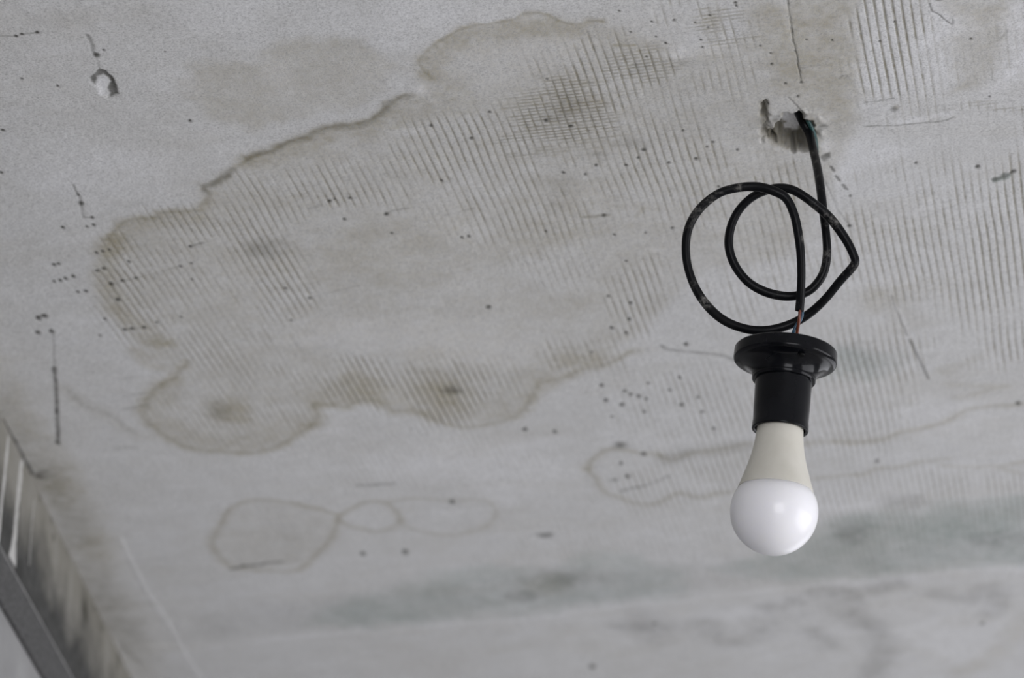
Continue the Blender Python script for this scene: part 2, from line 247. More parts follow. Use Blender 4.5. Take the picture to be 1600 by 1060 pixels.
PATCHES = [
["s",0.3,8.59,0.25,[[-225.4,1677.5],[-211.1,1669.2],[-179.5,1667.6],[-170.0,1649.6],[-145.9,1634.3],[-115.1,1636.7],[-97.9,1649.6],[-84.7,1675.9],[-89.4,1702.8],[-110.5,1724.2],[-138.9,1737.3],[-167.4,1747.9],[-186.9,1759.4],[-209.5,1750.5],[-222.2,1737.3],[-228.8,1711.3]]],
["s",0.23,7.41,0.4,[[-61.2,1690.1],[-61.9,1665.1],[-48.8,1641.5],[-26.4,1624.8],[13.1,1608.2],[61.4,1616.1],[115.7,1648.8],[159.3,1636.7],[173.2,1589.7],[233.8,1589.7],[249.9,1737.3],[242.6,1847.6],[217.3,1948.0],[152.9,1969.1],[106.4,2080.1],[54.9,2163.8],[16.8,2211.5],[-5.7,2246.4],[-51.1,2255.6],[-101.2,2229.5],[-134.0,2209.0],[-168.5,2226.9],[-176.2,2259.6],[-231.5,2310.8],[-289.0,2306.7],[-319.1,2266.2],[-318.8,2214.1],[-293.8,2163.8],[-303.3,2127.3],[-324.6,2080.1],[-329.2,2012.3],[-319.6,1937.6],[-296.8,1894.8],[-240.8,1878.8],[-226.9,1836.1],[-180.0,1791.2],[-140.2,1759.4],[-97.3,1739.1],[-73.2,1711.3]]],
["w",0.3,10.84,0.5,[[-44.6,1652.9],[-17.7,1638.3],[26.5,1632.7],[57.7,1644.8],[44.9,1669.2],[9.0,1677.5],[-18.2,1702.8],[-45.4,1694.3],[-54.0,1673.4]]],
["w",0.35,15.52,0.4,[[-168.8,2057.1],[-84.4,2057.1],[-21.1,2057.1],[26.8,2103.5],[0.0,2139.3],[-65.3,2139.3],[-129.1,2109.4],[-193.3,2103.5]]],
["w",0.35,22.24,0.4,[[-138.7,2306.7],[-57.5,2293.1],[23.0,2293.1],[58.9,2362.4],[-12.1,2435.2],[-59.5,2391.1],[-141.4,2362.4]]],
["s",0.36,12.7,0.5,[[160.2,1589.7],[231.7,1589.7],[239.4,1661.0],[247.1,1711.3],[241.1,1741.7],[222.6,1741.7],[191.5,1702.8],[173.9,1652.9]]],
["s",0.32,11.58,0.5,[[298.8,1589.7],[329.1,1589.7],[336.3,1636.7],[336.1,1694.3],[314.6,1702.8]]],
["s",0.12,13.51,0.4,[[24.1,1828.5],[97.8,1867.0],[79.5,1906.8],[40.1,1927.2],[0.0,1969.1],[-83.0,2012.3],[-143.3,1979.7],[-149.1,1906.8],[-78.6,1876.9],[-19.6,1867.0]]],
["s",0.16,10.08,0.3,[[-288.8,2553.2],[-291.2,2526.0],[-278.2,2479.2],[-253.0,2427.8],[-210.2,2427.8],[-172.4,2450.3],[-173.7,2505.5],[-203.9,2580.9],[-239.4,2597.4],[-279.0,2584.1]]],
["s",0.25,14.61,0.4,[[-433.3,2127.3],[-424.7,2176.2],[-415.8,2226.9],[-419.9,2293.1],[-437.1,2293.1],[-449.5,2226.9]]],
["s",0.16,22.04,0.4,[[-435.1,2279.6],[-408.5,2334.3],[-394.5,2450.3],[-390.0,2559.7],[-402.6,2609.0],[-424.9,2450.3]]],
["m",0.42,17.59,0.35,[[-219.6,2739.6],[-156.3,2668.6],[-103.1,2634.3],[-63.6,2592.4],[-25.4,2584.1],[31.9,2600.7],[62.8,2556.4],[100.2,2546.7],[132.8,2575.9],[174.8,2592.4],[172.9,2663.4],[130.4,2673.8],[64.4,2696.6],[-25.1,2714.4],[-93.0,2732.3],[-173.7,2752.3]]],
["m",0.5,16.63,0.35,[[243.5,2617.4],[203.4,2592.4],[239.1,2559.7],[284.9,2511.8],[305.3,2468.5],[363.3,2442.7],[421.7,2427.8],[526.2,2405.7],[558.0,2584.1],[506.7,2580.9],[459.7,2575.9],[422.5,2585.8],[402.0,2594.0],[345.5,2612.4],[296.5,2622.4]]],
["g",0.1,22.49,0.35,[[-347.5,2785.5],[-323.4,2712.6],[-215.4,2677.3],[-64.2,2625.8],[173.9,2575.9],[287.9,2543.5],[305.3,2468.5],[422.8,2435.2],[528.8,2420.4],[558.0,2584.1],[460.0,2577.6],[402.0,2594.0],[296.5,2622.4],[174.1,2661.7],[64.4,2696.6],[-93.0,2732.3],[-269.0,2774.4]]],
["g",0.12,17.87,0.3,[[-455.0,2127.3],[-434.2,2201.3],[-427.7,2306.7],[-412.6,2405.7],[-404.7,2527.6],[-396.0,2712.6],[-390.9,2901.2],[-474.7,2901.2],[-472.9,2609.0],[-485.5,2306.7]]],
["g",0.72,0.92,0.3,[[-290.4,1675.0],[-286.2,1677.5],[-282.8,1685.9],[-281.2,1698.5],[-280.8,1709.6],[-283.7,1711.3],[-289.3,1715.6],[-287.0,1708.7],[-289.0,1702.8],[-285.2,1694.3],[-288.5,1684.2],[-294.3,1687.6],[-296.7,1698.5],[-299.4,1691.8],[-299.3,1687.6],[-293.6,1681.7]]],
["w",0.5,1.85,0.3,[[-288.7,1685.9],[-286.1,1694.3],[-289.9,1702.8],[-289.2,1711.3],[-294.7,1711.3],[-296.1,1701.1],[-293.6,1689.2]]],
["g",0.5,2.52,0.35,[[177.2,1718.2],[181.8,1718.2],[185.0,1735.6],[185.2,1755.0],[190.0,1762.1],[198.8,1767.5],[214.8,1778.4],[215.7,1787.5],[208.2,1788.4],[194.8,1781.1],[184.0,1770.2],[181.0,1755.0]]],  # hole arm and far wall: dirt, with left edge shading painted in
["s",0.55,3.15,0.35,[[177.2,1718.2],[181.8,1718.2],[185.0,1735.6],[185.2,1755.0],[190.0,1762.1],[198.8,1767.5],[214.8,1778.4],[215.7,1787.5],[208.2,1788.4],[194.8,1781.1],[184.0,1770.2],[181.0,1755.0]]],
["g",0.35,1.92,0.4,[[187.6,1739.1],[195.2,1735.6],[199.3,1730.3],[203.5,1735.6],[197.2,1742.6],[191.9,1751.4]]],
["s",0.35,2.55,0.4,[[212.8,1735.6],[221.2,1746.1],[227.1,1768.4],[228.8,1795.8],[225.0,1791.2],[220.6,1759.4]]],
["g",0.6,1.33,0.3,[[228.4,1796.7],[235.3,1789.3],[236.1,1797.6],[231.4,1803.2]]],
["w",0.25,19.92,0.4,[[-379.0,1791.2],[-319.6,1772.9],[-245.4,1782.0],[-242.6,1847.6],[-314.3,1876.9],[-359.0,1847.6]]],
["w",0.28,17.3,0.4,[[-86.6,1589.7],[43.3,1589.7],[26.1,1601.2],[-17.5,1612.9],[-48.6,1632.7],[-80.2,1652.9],[-105.4,1620.8]]],
["w",0.2,17.34,0.4,[[-216.5,1589.7],[-164.5,1589.7],[-186.5,1644.8],[-230.1,1636.7]]]]
SPOTS = [
["s",0.55,-247.7,2232.1,23.64,35.15,0.4],
["g",0.18,-256.1,2232.1,14.63,26.05,0.5],
["s",0.42,-127.2,2183.7,25.44,37.6,0.4],
["s",0.55,-58.4,2198.8,24.47,43.05,0.4],
["g",0.5,-52.1,2191.2,9.43,11.33,0.4],
["s",0.35,56.9,2127.3,32.5,19.22,0.5],
["g",0.3,328.9,2505.5,25.96,31.46,0.5],
["g",0.2,370.1,2424.8,27.08,20.91,0.5],
["g",0.25,471.2,2514.9,37.2,25.47,0.5],
["m",0.5,430.3,2488.4,92.2,46.86,0.4],
["g",0.45,10.4,2663.4,20.8,17.3,0.4],
["g",0.6,29.7,2505.5,10.51,8.6,0.3],
["s",0.4,38.7,2634.3,32.21,33.97,0.4],
["g",0.22,51.3,2617.4,57.67,33.61,0.5],
["m",0.55,282.9,2139.3,46.25,38.99,0.4],
["s",0.25,304.6,2023.4,31.24,33.52,0.4],
["g",0.12,287.1,2127.3,43.33,36.24,0.4],
["m",0.3,-138.6,2712.6,79.2,39.26,0.4],
["s",0.35,-419.5,2391.1,29.75,51.23,0.5],
["s",0.3,-400.5,2543.5,21.9,48.49,0.5],
["g",0.3,-432.9,2365.3,8.26,12.95,0.5],
["g",0.55,-435.9,2369.5,5.91,8.66,0.4],
["g",0.8,-408.8,2295.8,2.98,5.24,-1],
["g",0.9,-389.8,2053.7,3.05,4.92,-1],
["g",0.9,-384.6,2050.3,2.71,4.36,-1],
["g",0.8892857142857143,-394.3,2080.1,2.47,4.02,-1],
["g",0.8903571428571428,-382.8,2077.8,2.6,4.23,-1],
["g",0.9,-364.0,1962.7,1.96,3.05,-1],
["g",0.9,-360.3,1961.6,1.7,2.64,-1],
["g",0.9,-368.1,1990.5,1.66,2.6,-1],
["g",0.9,-362.6,1988.4,1.65,2.6,-1],
["g",0.9,-358.0,1985.1,1.98,3.11,-1],
["g",0.9,-351.4,1981.9,1.98,3.1,-1],
["g",0.9,-350.9,2007.9,1.73,2.74,-1],
["g",0.9,-344.5,2006.8,1.87,2.95,-1],
["g",0.9,-327.9,1942.8,1.69,2.6,-1],
["g",0.9,-322.5,1940.7,1.69,2.59,-1],
["g",0.9,-317.1,1937.6,1.56,2.39,-1],
["g",0.9,-330.7,1972.3,1.84,2.87,-1],
["g",0.9,-325.2,1969.1,1.64,2.55,-1],
["g",0.9,-322.3,1994.8,2.39,3.75,-1],
["g",0.9,-312.9,1989.4,1.99,3.11,-1],
["g",0.9,-301.6,1985.1,1.72,2.68,-1],
["g",0.9,-303.9,1957.4,1.57,2.42,-1],
["g",0.9,-320.5,2021.2,2.41,3.83,-1],
["g",0.9,-335.3,2056.0,1.7,2.73,-1],
["g",0.8914285714285715,-321.4,2075.5,2.05,3.32,-1],
["g",0.8925000000000001,-315.3,2073.1,2.05,3.32,-1],
["g",0.8935714285714286,-304.9,2070.8,2.05,3.31,-1],
["g",0.8978571428571429,-293.8,2061.7,1.36,2.19,-1],
["g",0.8866071428571429,-343.5,2085.9,1.51,2.46,-1],
["g",0.9,-348.9,1902.8,1.79,2.71,-1],
["g",0.9,-329.0,1866.1,2.52,3.76,-1],
["g",0.9,-329.6,1852.4,1.38,2.04,-1],
["g",0.9,-323.6,1887.8,1.65,2.49,-1],
["g",0.9,-329.9,1901.8,1.53,2.32,-1],
["g",0.9,-324.1,1898.8,1.79,2.7,-1],
["g",0.9,-252.7,1932.4,1.55,2.37,-1],
["g",0.9,-264.1,1964.8,1.44,2.23,-1],
["g",0.9,-254.4,1959.5,1.31,2.02,-1],
["g",0.9,-256.6,1986.2,1.32,2.06,-1],
["g",0.9,-272.7,2051.4,1.49,2.39,-1],
["g",0.9,-383.0,1819.0,1.61,2.36,-1],
["g",0.9,-343.0,1634.3,1.48,2.0,-1],
["g",0.9,-338.2,1631.9,1.48,2.0,-1],
["g",0.9,-327.7,1629.5,1.7,2.3,-1],
["g",0.9,-290.4,1657.8,2.59,3.53,-1],
["g",0.9,-284.3,1652.0,1.26,1.72,-1],
["g",0.9,-371.9,1758.6,1.68,2.41,-1],
["g",0.9,-323.1,1698.5,1.29,1.79,-1],
["g",0.9,-347.1,1689.2,1.05,1.46,-1],
["g",0.9,-234.1,1745.2,1.44,2.03,-1],
["g",0.9,-242.2,1653.7,0.92,1.25,-1],
["g",0.9,-139.5,1861.2,1.76,2.6,-1],
["g",0.9,-123.7,1857.3,1.51,2.22,-1],
["g",0.9,-129.3,1888.8,1.78,2.66,-1],
["g",0.9,-135.5,1859.2,1.26,1.86,-1],
["g",0.9,-53.5,1830.4,1.49,2.17,-1],
["g",0.9,-39.5,1919.0,1.54,2.33,-1],
["g",0.9,-33.9,1917.0,1.8,2.72,-1],
["g",0.9,-19.3,2034.5,2.42,3.84,-1],
["g",0.9,-96.4,1880.8,2.15,3.21,-1],
["g",0.9,-93.6,1910.9,1.41,2.13,-1],
["g",0.9,-164.3,2018.9,1.61,2.53,-1],
["g",0.9,-182.8,2002.5,1.6,2.5,-1],
["g",0.8994642857142857,-182.6,2058.2,1.5,2.39,-1],
["g",0.9,-16.2,1733.8,1.31,1.83,-1],
["g",0.9,-58.7,1752.3,1.56,2.2,-1],
["g",0.9,-30.0,1770.2,1.81,2.58,-1],
["g",0.9,24.6,1745.2,1.91,2.69,-1],
["g",0.9,42.9,1752.3,2.04,2.88,-1],
["g",0.9,96.9,1785.7,2.01,2.87,-1],
["g",0.9,93.5,1796.7,1.47,2.11,-1],
["g",0.9,84.9,1807.8,1.6,2.31,-1],
["g",0.9,63.0,1807.8,1.47,2.13,-1],
["g",0.9,116.7,1803.2,1.47,2.12,-1],
["g",0.9,136.3,1797.6,1.71,2.47,-1],
["g",0.9,147.7,1774.7,1.45,2.07,-1],
["g",0.9,143.4,1781.1,1.22,1.74,-1],
["g",0.9,166.3,1784.8,1.22,1.74,-1],
["g",0.9,124.3,1758.6,1.32,1.87,-1],
["g",0.9,72.8,1602.8,1.07,1.41,-1],
["g",0.9,95.6,1616.1,0.96,1.27,-1],
["g",0.9,99.0,1634.3,0.97,1.3,-1],
["g",0.9,106.0,1642.3,1.26,1.69,-1],
["g",0.9,93.9,1660.2,1.15,1.56,-1],
["g",0.9,125.5,1617.6,1.19,1.58,-1],
["g",0.9,135.0,1609.0,1.18,1.57,-1],
["g",0.9,130.6,1638.3,1.14,1.53,-1],
["g",0.9,132.6,1648.0,1.03,1.39,-1],
["g",0.9,151.8,1593.5,1.45,1.91,-1],
["g",0.9,152.5,1597.4,1.12,1.48,-1],
["g",0.9,134.6,1624.0,0.96,1.28,-1],
["g",0.9,172.0,1646.4,1.03,1.39,-1],
["g",0.9,81.6,1628.7,0.91,1.21,-1],
["g",0.9,24.9,1689.2,1.05,1.44,-1],
["g",0.9,110.4,1614.5,1.13,1.5,-1],
["g",0.9,38.4,1819.0,1.73,2.51,-1],
["g",0.9,54.7,1821.9,1.42,2.06,-1],
["g",0.9,70.9,1883.8,1.9,2.84,-1],
["g",0.9,124.1,1902.8,1.47,2.21,-1],
["g",0.9,103.6,1910.9,1.28,1.93,-1],
["g",0.9,79.8,1913.9,1.41,2.13,-1],
["g",0.9,90.3,1956.4,1.44,2.21,-1],
["g",0.9,96.5,2028.9,1.88,2.97,-1],
["g",0.9,96.5,2057.1,1.9,3.04,-1],
["g",0.8930357142857143,82.2,2072.0,2.05,3.29,-1],
["g",0.88875,94.8,2081.2,1.78,2.87,-1],
["g",0.9,77.9,2016.7,1.47,2.31,-1],
["g",0.9,155.7,1839.0,1.37,2.01,-1],
["g",0.9,26.4,1908.9,1.28,1.93,-1],
["g",0.8448214285714286,77.3,2179.9,2.42,4.04,-1],
["g",0.8325,82.1,2209.0,2.3,3.89,-1],
["g",0.82875,95.8,2217.9,2.74,4.65,-1],
["g",0.8400000000000001,97.1,2191.2,2.0,3.36,-1],
["g",0.8373214285714285,102.8,2197.5,2.0,3.37,-1],
["g",0.8357142857142857,110.2,2201.3,2.44,4.11,-1],
["g",0.8335714285714286,116.6,2206.4,2.01,3.4,-1],
["g",0.8228571428571428,116.0,2232.1,2.03,3.46,-1],
["g",0.8185714285714286,87.6,2242.5,1.75,2.99,-1],
["g",0.8410714285714286,136.3,2188.7,1.86,3.11,-1],
["g",0.8469642857142857,116.9,2174.9,1.85,3.08,-1],
["g",0.82875,148.4,2217.9,2.45,4.16,-1],
["g",0.8351785714285714,161.5,2202.6,1.86,3.15,-1],
["g",0.8228571428571428,167.2,2232.1,2.03,3.46,-1],
["g",0.8089285714285714,179.5,2266.2,2.05,3.55,-1],
["g",0.8517857142857143,143.3,2163.8,1.84,3.06,-1],
["g",0.8791071428571429,145.4,2102.3,2.35,3.82,-1],
["g",0.8078571428571428,11.4,2268.9,2.64,4.56,-1],
["g",0.8057142857142857,38.3,2274.2,2.21,3.82,-1],
["g",0.8726785714285714,66.9,2116.5,1.39,2.27,-1],
["g",0.9,317.3,1636.7,1.25,1.7,-1],
["g",0.9,254.9,1640.7,1.14,1.54,-1],
["g",0.9,261.7,1616.1,1.02,1.36,-1],
["g",0.9,341.5,1712.2,1.06,1.49,-1],
["g",0.9,181.9,1669.2,1.16,1.58,-1],
["g",0.9,300.8,1806.0,1.35,1.96,-1],
["g",0.9,347.4,1811.5,2.46,3.6,-1],
["g",0.9,205.2,1693.4,1.52,2.1,-1],
["g",0.9,193.9,1694.3,1.29,1.77,-1],
["g",0.9,204.5,1711.3,1.18,1.64,-1],
["g",0.9,183.9,1722.5,1.07,1.49,-1],
["g",0.9,180.7,1655.3,0.92,1.25,-1],
["g",0.9,221.5,1639.1,1.14,1.54,-1],
["g",0.9,203.7,1638.3,0.91,1.23,-1],
["g",0.9,261.2,1899.8,1.79,2.7,-1],
["g",0.8303571428571429,441.8,2214.1,2.45,4.2,-1],
["g",0.7821428571428571,332.6,2334.3,2.25,4.01,-1],
["g",0.7060714285714286,-104.6,2546.7,4.03,7.65,-1],
["g",0.7044642857142858,-146.2,2551.6,3.23,6.14,-1],
["g",0.7473214285714286,-56.6,2427.8,3.49,6.36,-1],
["g",0.6096428571428572,86.4,2865.7,4.45,9.3,-1],
["g",0.7692857142857144,105.7,2368.1,3.04,5.44,-1],
["g",0.7875000000000001,119.0,2320.4,2.62,4.6,-1],
["g",0.78,99.4,2339.9,2.26,4.0,-1],
["g",0.6455357142857143,489.1,2739.6,2.91,5.93,-1],
["g",0.6455357142857143,147.7,2739.6,2.57,5.18,-1],
["g",0.6,98.1,2301.2,8.08,8.18,0.3],
["g",0.5,94.7,2376.7,5.92,4.59,0.2],
["s",0.25,45.9,1719.9,27.56,43.19,0.5],
["g",0.16,39.2,1728.6,18.44,24.37,0.4],
["g",0.14,89.1,1674.2,8.1,11.62,0.4],
["s",0.3,138.4,1620.8,10.98,31.66,0.4],
["g",0.14,87.1,1777.5,18.84,12.72,0.4],
["g",0.14,59.3,1793.9,14.23,8.29,0.4],
["g",0.2,-191.3,1937.6,22.65,22.88,0.5],
["g",0.1,123.5,1669.2,20.21,8.27,0.4],
["g",0.08,34.0,1847.6,19.41,38.54,0.5],
["g",0.5,226.9,1752.3,3.73,2.68,0.3],
["g",0.3,224.3,1759.4,2.8,10.78,0.4],
["w",0.9,233.7,1778.4,7.54,11.87,0.4],
["w",0.6,249.3,1819.0,12.46,24.59,0.4],
["w",0.4,226.3,1741.7,9.27,7.08,0.4],
["w",0.5,265.3,1791.2,28.42,27.73,0.4],
["g",0.6,288.4,1589.7,3.46,2.32,0.3],
["g",0.45,275.4,1729.4,4.15,4.39,0.5],
["s",0.5,276.0,1726.8,2.76,4.38,0.3],
["w",0.7,348.1,1669.2,17.96,33.42,0.9],
["w",0.6,343.6,1612.9,17.51,23.82,0.7],
["w",0.5,296.5,1636.7,26.55,72.8,0.6],
["g",0.75,375.7,1818.1,2.31,3.4,-1],
["g",0.75,374.1,1820.0,1.65,2.43,-1],
["g",0.75,256.9,1854.4,1.57,2.32,-1],
["w",0.7,118.2,1654.5,12.49,10.6,0.5],
["w",0.6,138.5,1643.1,15.09,12.93,0.7],
["w",0.95,-62.5,1702.8,9.12,7.66,0.4],
["w",0.5,-56.0,1717.3,5.51,4.31,0.6],
["w",0.5,115.8,1937.6,9.06,5.19,0.5],
["w",0.4,158.4,1896.8,19.8,16.09,0.7],
["w",0.4,-167.3,1684.2,13.56,21.81,0.6],
["w",0.3,-104.1,1685.9,22.62,25.17,0.6],
["w",0.35,-74.8,1759.4,14.02,7.16,0.4],
["w",0.3,308.4,1990.5,20.56,10.89,0.6],
["w",0.3,383.8,2239.9,50.8,52.65,0.6],
["w",0.3,472.3,2785.5,80.97,112.92,0.5],
["w",0.3,302.0,2435.2,48.32,30.01,0.5],
["w",0.35,250.8,2712.6,66.0,21.46,0.4],
["w",0.3,260.5,1669.2,31.44,91.43,0.6]]
GROOVES = [
[37,1737,39,53,1.0,1.0],
[19,1768,33,45,0.8,0.7],
[92,1669,25,37,0.9,0.8],
[143,1621,22,36,0.65,0.9],
[113,1605,31,31,0.5,0.2],
[63,1686,32,63,0.8,0.1],
[36,1686,45,42,0.5,0.05],
[-47,1787,52,55,0.7,0],
[-19,1773,33,54,0.75,0],
[15,1857,83,78,0.62,0.05],
[-20,1877,29,59,0.7,0],
[124,1810,62,103,0.66,0.2],
[85,1782,42,64,0.5,0.3],
[150,1703,32,51,0.45,0.3],
[-116,1828,63,43,0.55,0],
[-136,1848,29,24,0.8,0],
[-200,1917,30,72,0.75,0.05],
[-185,1991,26,76,0.8,0],
[-196,1877,39,59,0.55,0],
[-244,2012,47,122,0.55,0],
[-311,1991,23,87,0.75,0],
[-309,2063,29,69,0.6,0],
[-247,1892,40,30,0.65,0],
[-278,1948,25,21,0.5,0],
[-229,2080,48,70,0.5,0],
[-239,2201,83,115,0.5,0],
[-260,2127,33,48,0.55,0],
[-200,2201,50,89,0.5,0],
[-127,2176,44,56,0.85,0],
[-58,2201,42,70,1.0,0.1],
[-6,2176,39,62,0.55,0],
[65,2121,65,48,0.55,0.05],
[104,2023,29,78,0.7,0],
[40,1948,40,63,0.35,0],
[171,2362,88,71,0.55,0],
[120,2420,54,37,0.45,0],
[203,1838,18,38,0.8,0.3],
[257,1637,27,81,1.0,0],
[267,1669,18,50,0.9,0],
[286,1694,32,68,0.4,0],
[324,1917,85,123,0.7,0.15],
[386,1927,35,146,0.95,0.1],
[293,2127,60,72,0.75,0.1],
[414,2109,32,54,0.85,0.1],
[294,2240,73,92,0.5,0],
[393,2435,133,105,0.5,0],
[194,1969,56,107,0.5,0.1],
[157,2227,79,91,0.45,0.1],
[350,1725,32,12,0.6,0.8],
[339,1653,27,49,0.25,0.5],
[-232,2544,56,96,0.3,0],
[-117,2334,175,98,0.22,0],
[324,2528,125,96,0.4,0],
[199,2528,93,95,0.35,0],
[-364,2450,49,122,0.2,0],
[62,2512,93,63,0.3,0],
[455,2660,91,87,0.2,0]]
HOLE = [[186.5,1759.4],[191.9,1746.1],[197.1,1736.4],[206.1,1733.8],[216.4,1744.3],[223.2,1762.1],[225.7,1778.4],[218.4,1785.7],[208.1,1787.5],[196.2,1781.1],[187.7,1769.3]]
SEAM = [[-349.1,2800.5],[-269.3,2778.1],[-187.5,2759.6],[-93.1,2735.9],[-25.1,2718.0],[64.4,2700.2],[130.5,2675.6],[174.3,2665.2],[232.6,2644.5],[296.8,2625.8],[345.8,2615.7],[402.4,2597.4],[422.9,2589.1],[460.2,2579.2],[507.2,2584.1],[560.0,2595.7]]
SIDE_SEAM = [[-380.3,2516.5],[-375.5,2585.8],[-370.9,2644.5],[-358.9,2735.9],[-343.7,2875.5],[-334.9,2972.5]]
CHIP = [[-290.3,1674.2],[-285.7,1676.7],[-282.3,1685.9],[-280.3,1698.5],[-280.1,1711.3],[-290.0,1717.3],[-296.3,1702.8],[-299.3,1690.9],[-293.6,1681.7]]
ARM = [[177.2,1718.2],[181.8,1718.2],[185.0,1735.6],[185.2,1755.0],[190.0,1762.1],[198.8,1767.5],[214.8,1778.4],[215.7,1787.5],[208.2,1788.4],[194.8,1781.1],[184.0,1770.2],[181.0,1755.0]]

_rng = np.random.default_rng(7)
_lat = [_rng.random((256, 256)).astype(np.float32) for _ in range(8)]
def vnoise(x, y, cell, seed=0):
    L = _lat[seed % 8]
    u = x / cell + 37.3 * seed; v = y / cell + 11.7 * seed
    iu = np.floor(u).astype(np.int64); iv = np.floor(v).astype(np.int64)
    fu = (u - iu).astype(np.float32); fv = (v - iv).astype(np.float32)
    fu = fu * fu * (3 - 2 * fu); fv = fv * fv * (3 - 2 * fv)
    a = L[iu & 255, iv & 255]; b = L[(iu + 1) & 255, iv & 255]
    c = L[iu & 255, (iv + 1) & 255]; d = L[(iu + 1) & 255, (iv + 1) & 255]
    return (a * (1 - fu) + b * fu) * (1 - fv) + (c * (1 - fu) + d * fu) * fv
def fbm(x, y, cell, seed=0, octs=3):
    t = 0; w = 0.5; s = 0
    for k in range(octs):
        t = t + w * vnoise(x, y, cell / 2 ** k, seed + k); s += w; w *= 0.55
    return t / s
def sstep(a, b, x):
    t = np.clip((x - a) / (b - a), 0, 1); return t * t * (3 - 2 * t)
def seg_dist(x, y, pts, closed=False):
    d = np.full(x.shape, 1e9, np.float32)
    n = len(pts)
    for i in range(n if closed else n - 1):
        (x0, y0), (x1, y1) = pts[i], pts[(i + 1) % n]
        dx, dy = x1 - x0, y1 - y0
        t = np.clip(((x - x0) * dx + (y - y0) * dy) / max(dx * dx + dy * dy, 1e-6), 0, 1)
        d = np.minimum(d, np.hypot(x - x0 - t * dx, y - y0 - t * dy))
    return d
def inside(x, y, pts):
    r = np.zeros(x.shape, bool); n = len(pts)
    for i in range(n):
        (x0, y0), (x1, y1) = pts[i], pts[(i + 1) % n]
        if y0 == y1: continue
        c = ((y0 > y) != (y1 > y)) & (x < (x1 - x0) * (y - y0) / (y1 - y0) + x0)
        r ^= c
    return r
def signed(x, y, pts):
    d = seg_dist(x, y, pts, True)
    return np.where(inside(x, y, pts), -d, d)
def round_line(pts, k=3):
    out = []
    P = [pts[0]] + list(pts) + [pts[-1]]
    for i in range(1, len(P) - 2):
        p0, p1, p2, p3 = (np.array(P[j], float) for j in (i - 1, i, i + 1, i + 2))
        for q in range(k):
            t = q / k
            out.append(0.5 * ((2 * p1) + (p2 - p0) * t + (2 * p0 - 5 * p1 + 4 * p2 - p3) * t * t + (3 * p1 - p0 - 3 * p2 + p3) * t ** 3))
    out.append(np.array(P[-2], float))
    return [(float(a), float(b)) for a, b in out]

GA = math.radians(12.2)                 # direction of the trowel grooves
gc, gs = math.cos(GA), math.sin(GA)
def axis_steps(lo, hi, f0, f1, step0, step1):
    fine = [f0]
    while fine[-1] < f1:
        t = (fine[-1] - f0) / (f1 - f0)
        fine.append(fine[-1] + step0 + (step1 - step0) * t)
    left = list(np.linspace(lo, f0, 25))[:-1]; right = list(np.linspace(fine[-1], hi, 25))[1:]
    return np.array(left + fine + right)
ua = axis_steps(-3200, 3900, -1000, 130, .85, .85)
ub = axis_steps(-3500, 6200, 1420, 3060, .8, 3.6)
NA, NB = len(ua), len(ub)
A, B = np.meshgrid(ua, ub, indexing='ij')
X = (A * gc + B * gs).astype(np.float64); Y = (-A * gs + B * gc).astype(np.float64)

CH = {c: np.zeros(X.shape, np.float32) for c in 'sgmw'}
def put(ch, sl, v):
    a = CH[ch][sl]
    CH[ch][sl] = 1 - (1 - a) * (1 - np.clip(v, 0, 1))
def window(pts, pad):
    p = np.array(pts); a = p[:, 0] * gc - p[:, 1] * gs; b = p[:, 0] * gs + p[:, 1] * gc
    i0, i1 = np.searchsorted(ua, [a.min() - pad, a.max() + pad]); j0, j1 = np.searchsorted(ub, [b.min() - pad, b.max() + pad])
    return (slice(max(i0 - 1, 0), i1 + 1), slice(max(j0 - 1, 0), j1 + 1))
W1 = (fbm(X, Y, 26, 1) - .5); W2 = (fbm(X, Y, 26, 4) - .5)
w1 = (fbm(X, Y, 6, 2, 2) - .5); w2 = (fbm(X, Y, 6, 5, 2) - .5)
BRK = fbm(X, Y, 9, 3); BRK2 = fbm(X, Y, 40, 6)
for ch, k, hw, soft, brk, pts in STROKES:
    if len(pts) > 3: pts = round_line(pts)
    thin = hw < 2.2
    wa, wb = (0.5, 1.2) if thin else (10, 5)
    sl = window(pts, hw * 3 + 14)
    x = X[sl] + W1[sl] * wa + w1[sl] * wb; y = Y[sl] + W2[sl] * wa + w2[sl] * wb
    d = seg_dist(x, y, pts)
    v = k * (1 - sstep(hw * (1 - soft * .85), hw * (1 + soft), d))
    n = BRK[sl] * .6 + BRK2[sl] * .4
    put(ch, sl, v * (1 - brk + brk * 2 * sstep(.25, .75, n)))
for ch, k, soft, brk, pts in PATCHES:
    small = soft < 8
    wa, wb = (2, 2) if small else (26, 6)
    sl = window(pts, soft * 2 + 30)
    x = X[sl] + W1[sl] * wa + w1[sl] * wb; y = Y[sl] + W2[sl] * wa + w2[sl] * wb
    v = k * (1 - sstep(-soft, soft, signed(x, y, pts)))
    put(ch, sl, v * (1 - brk + brk * 2 * sstep(.2, .8, BRK[sl] * .5 + BRK2[sl] * .5)))
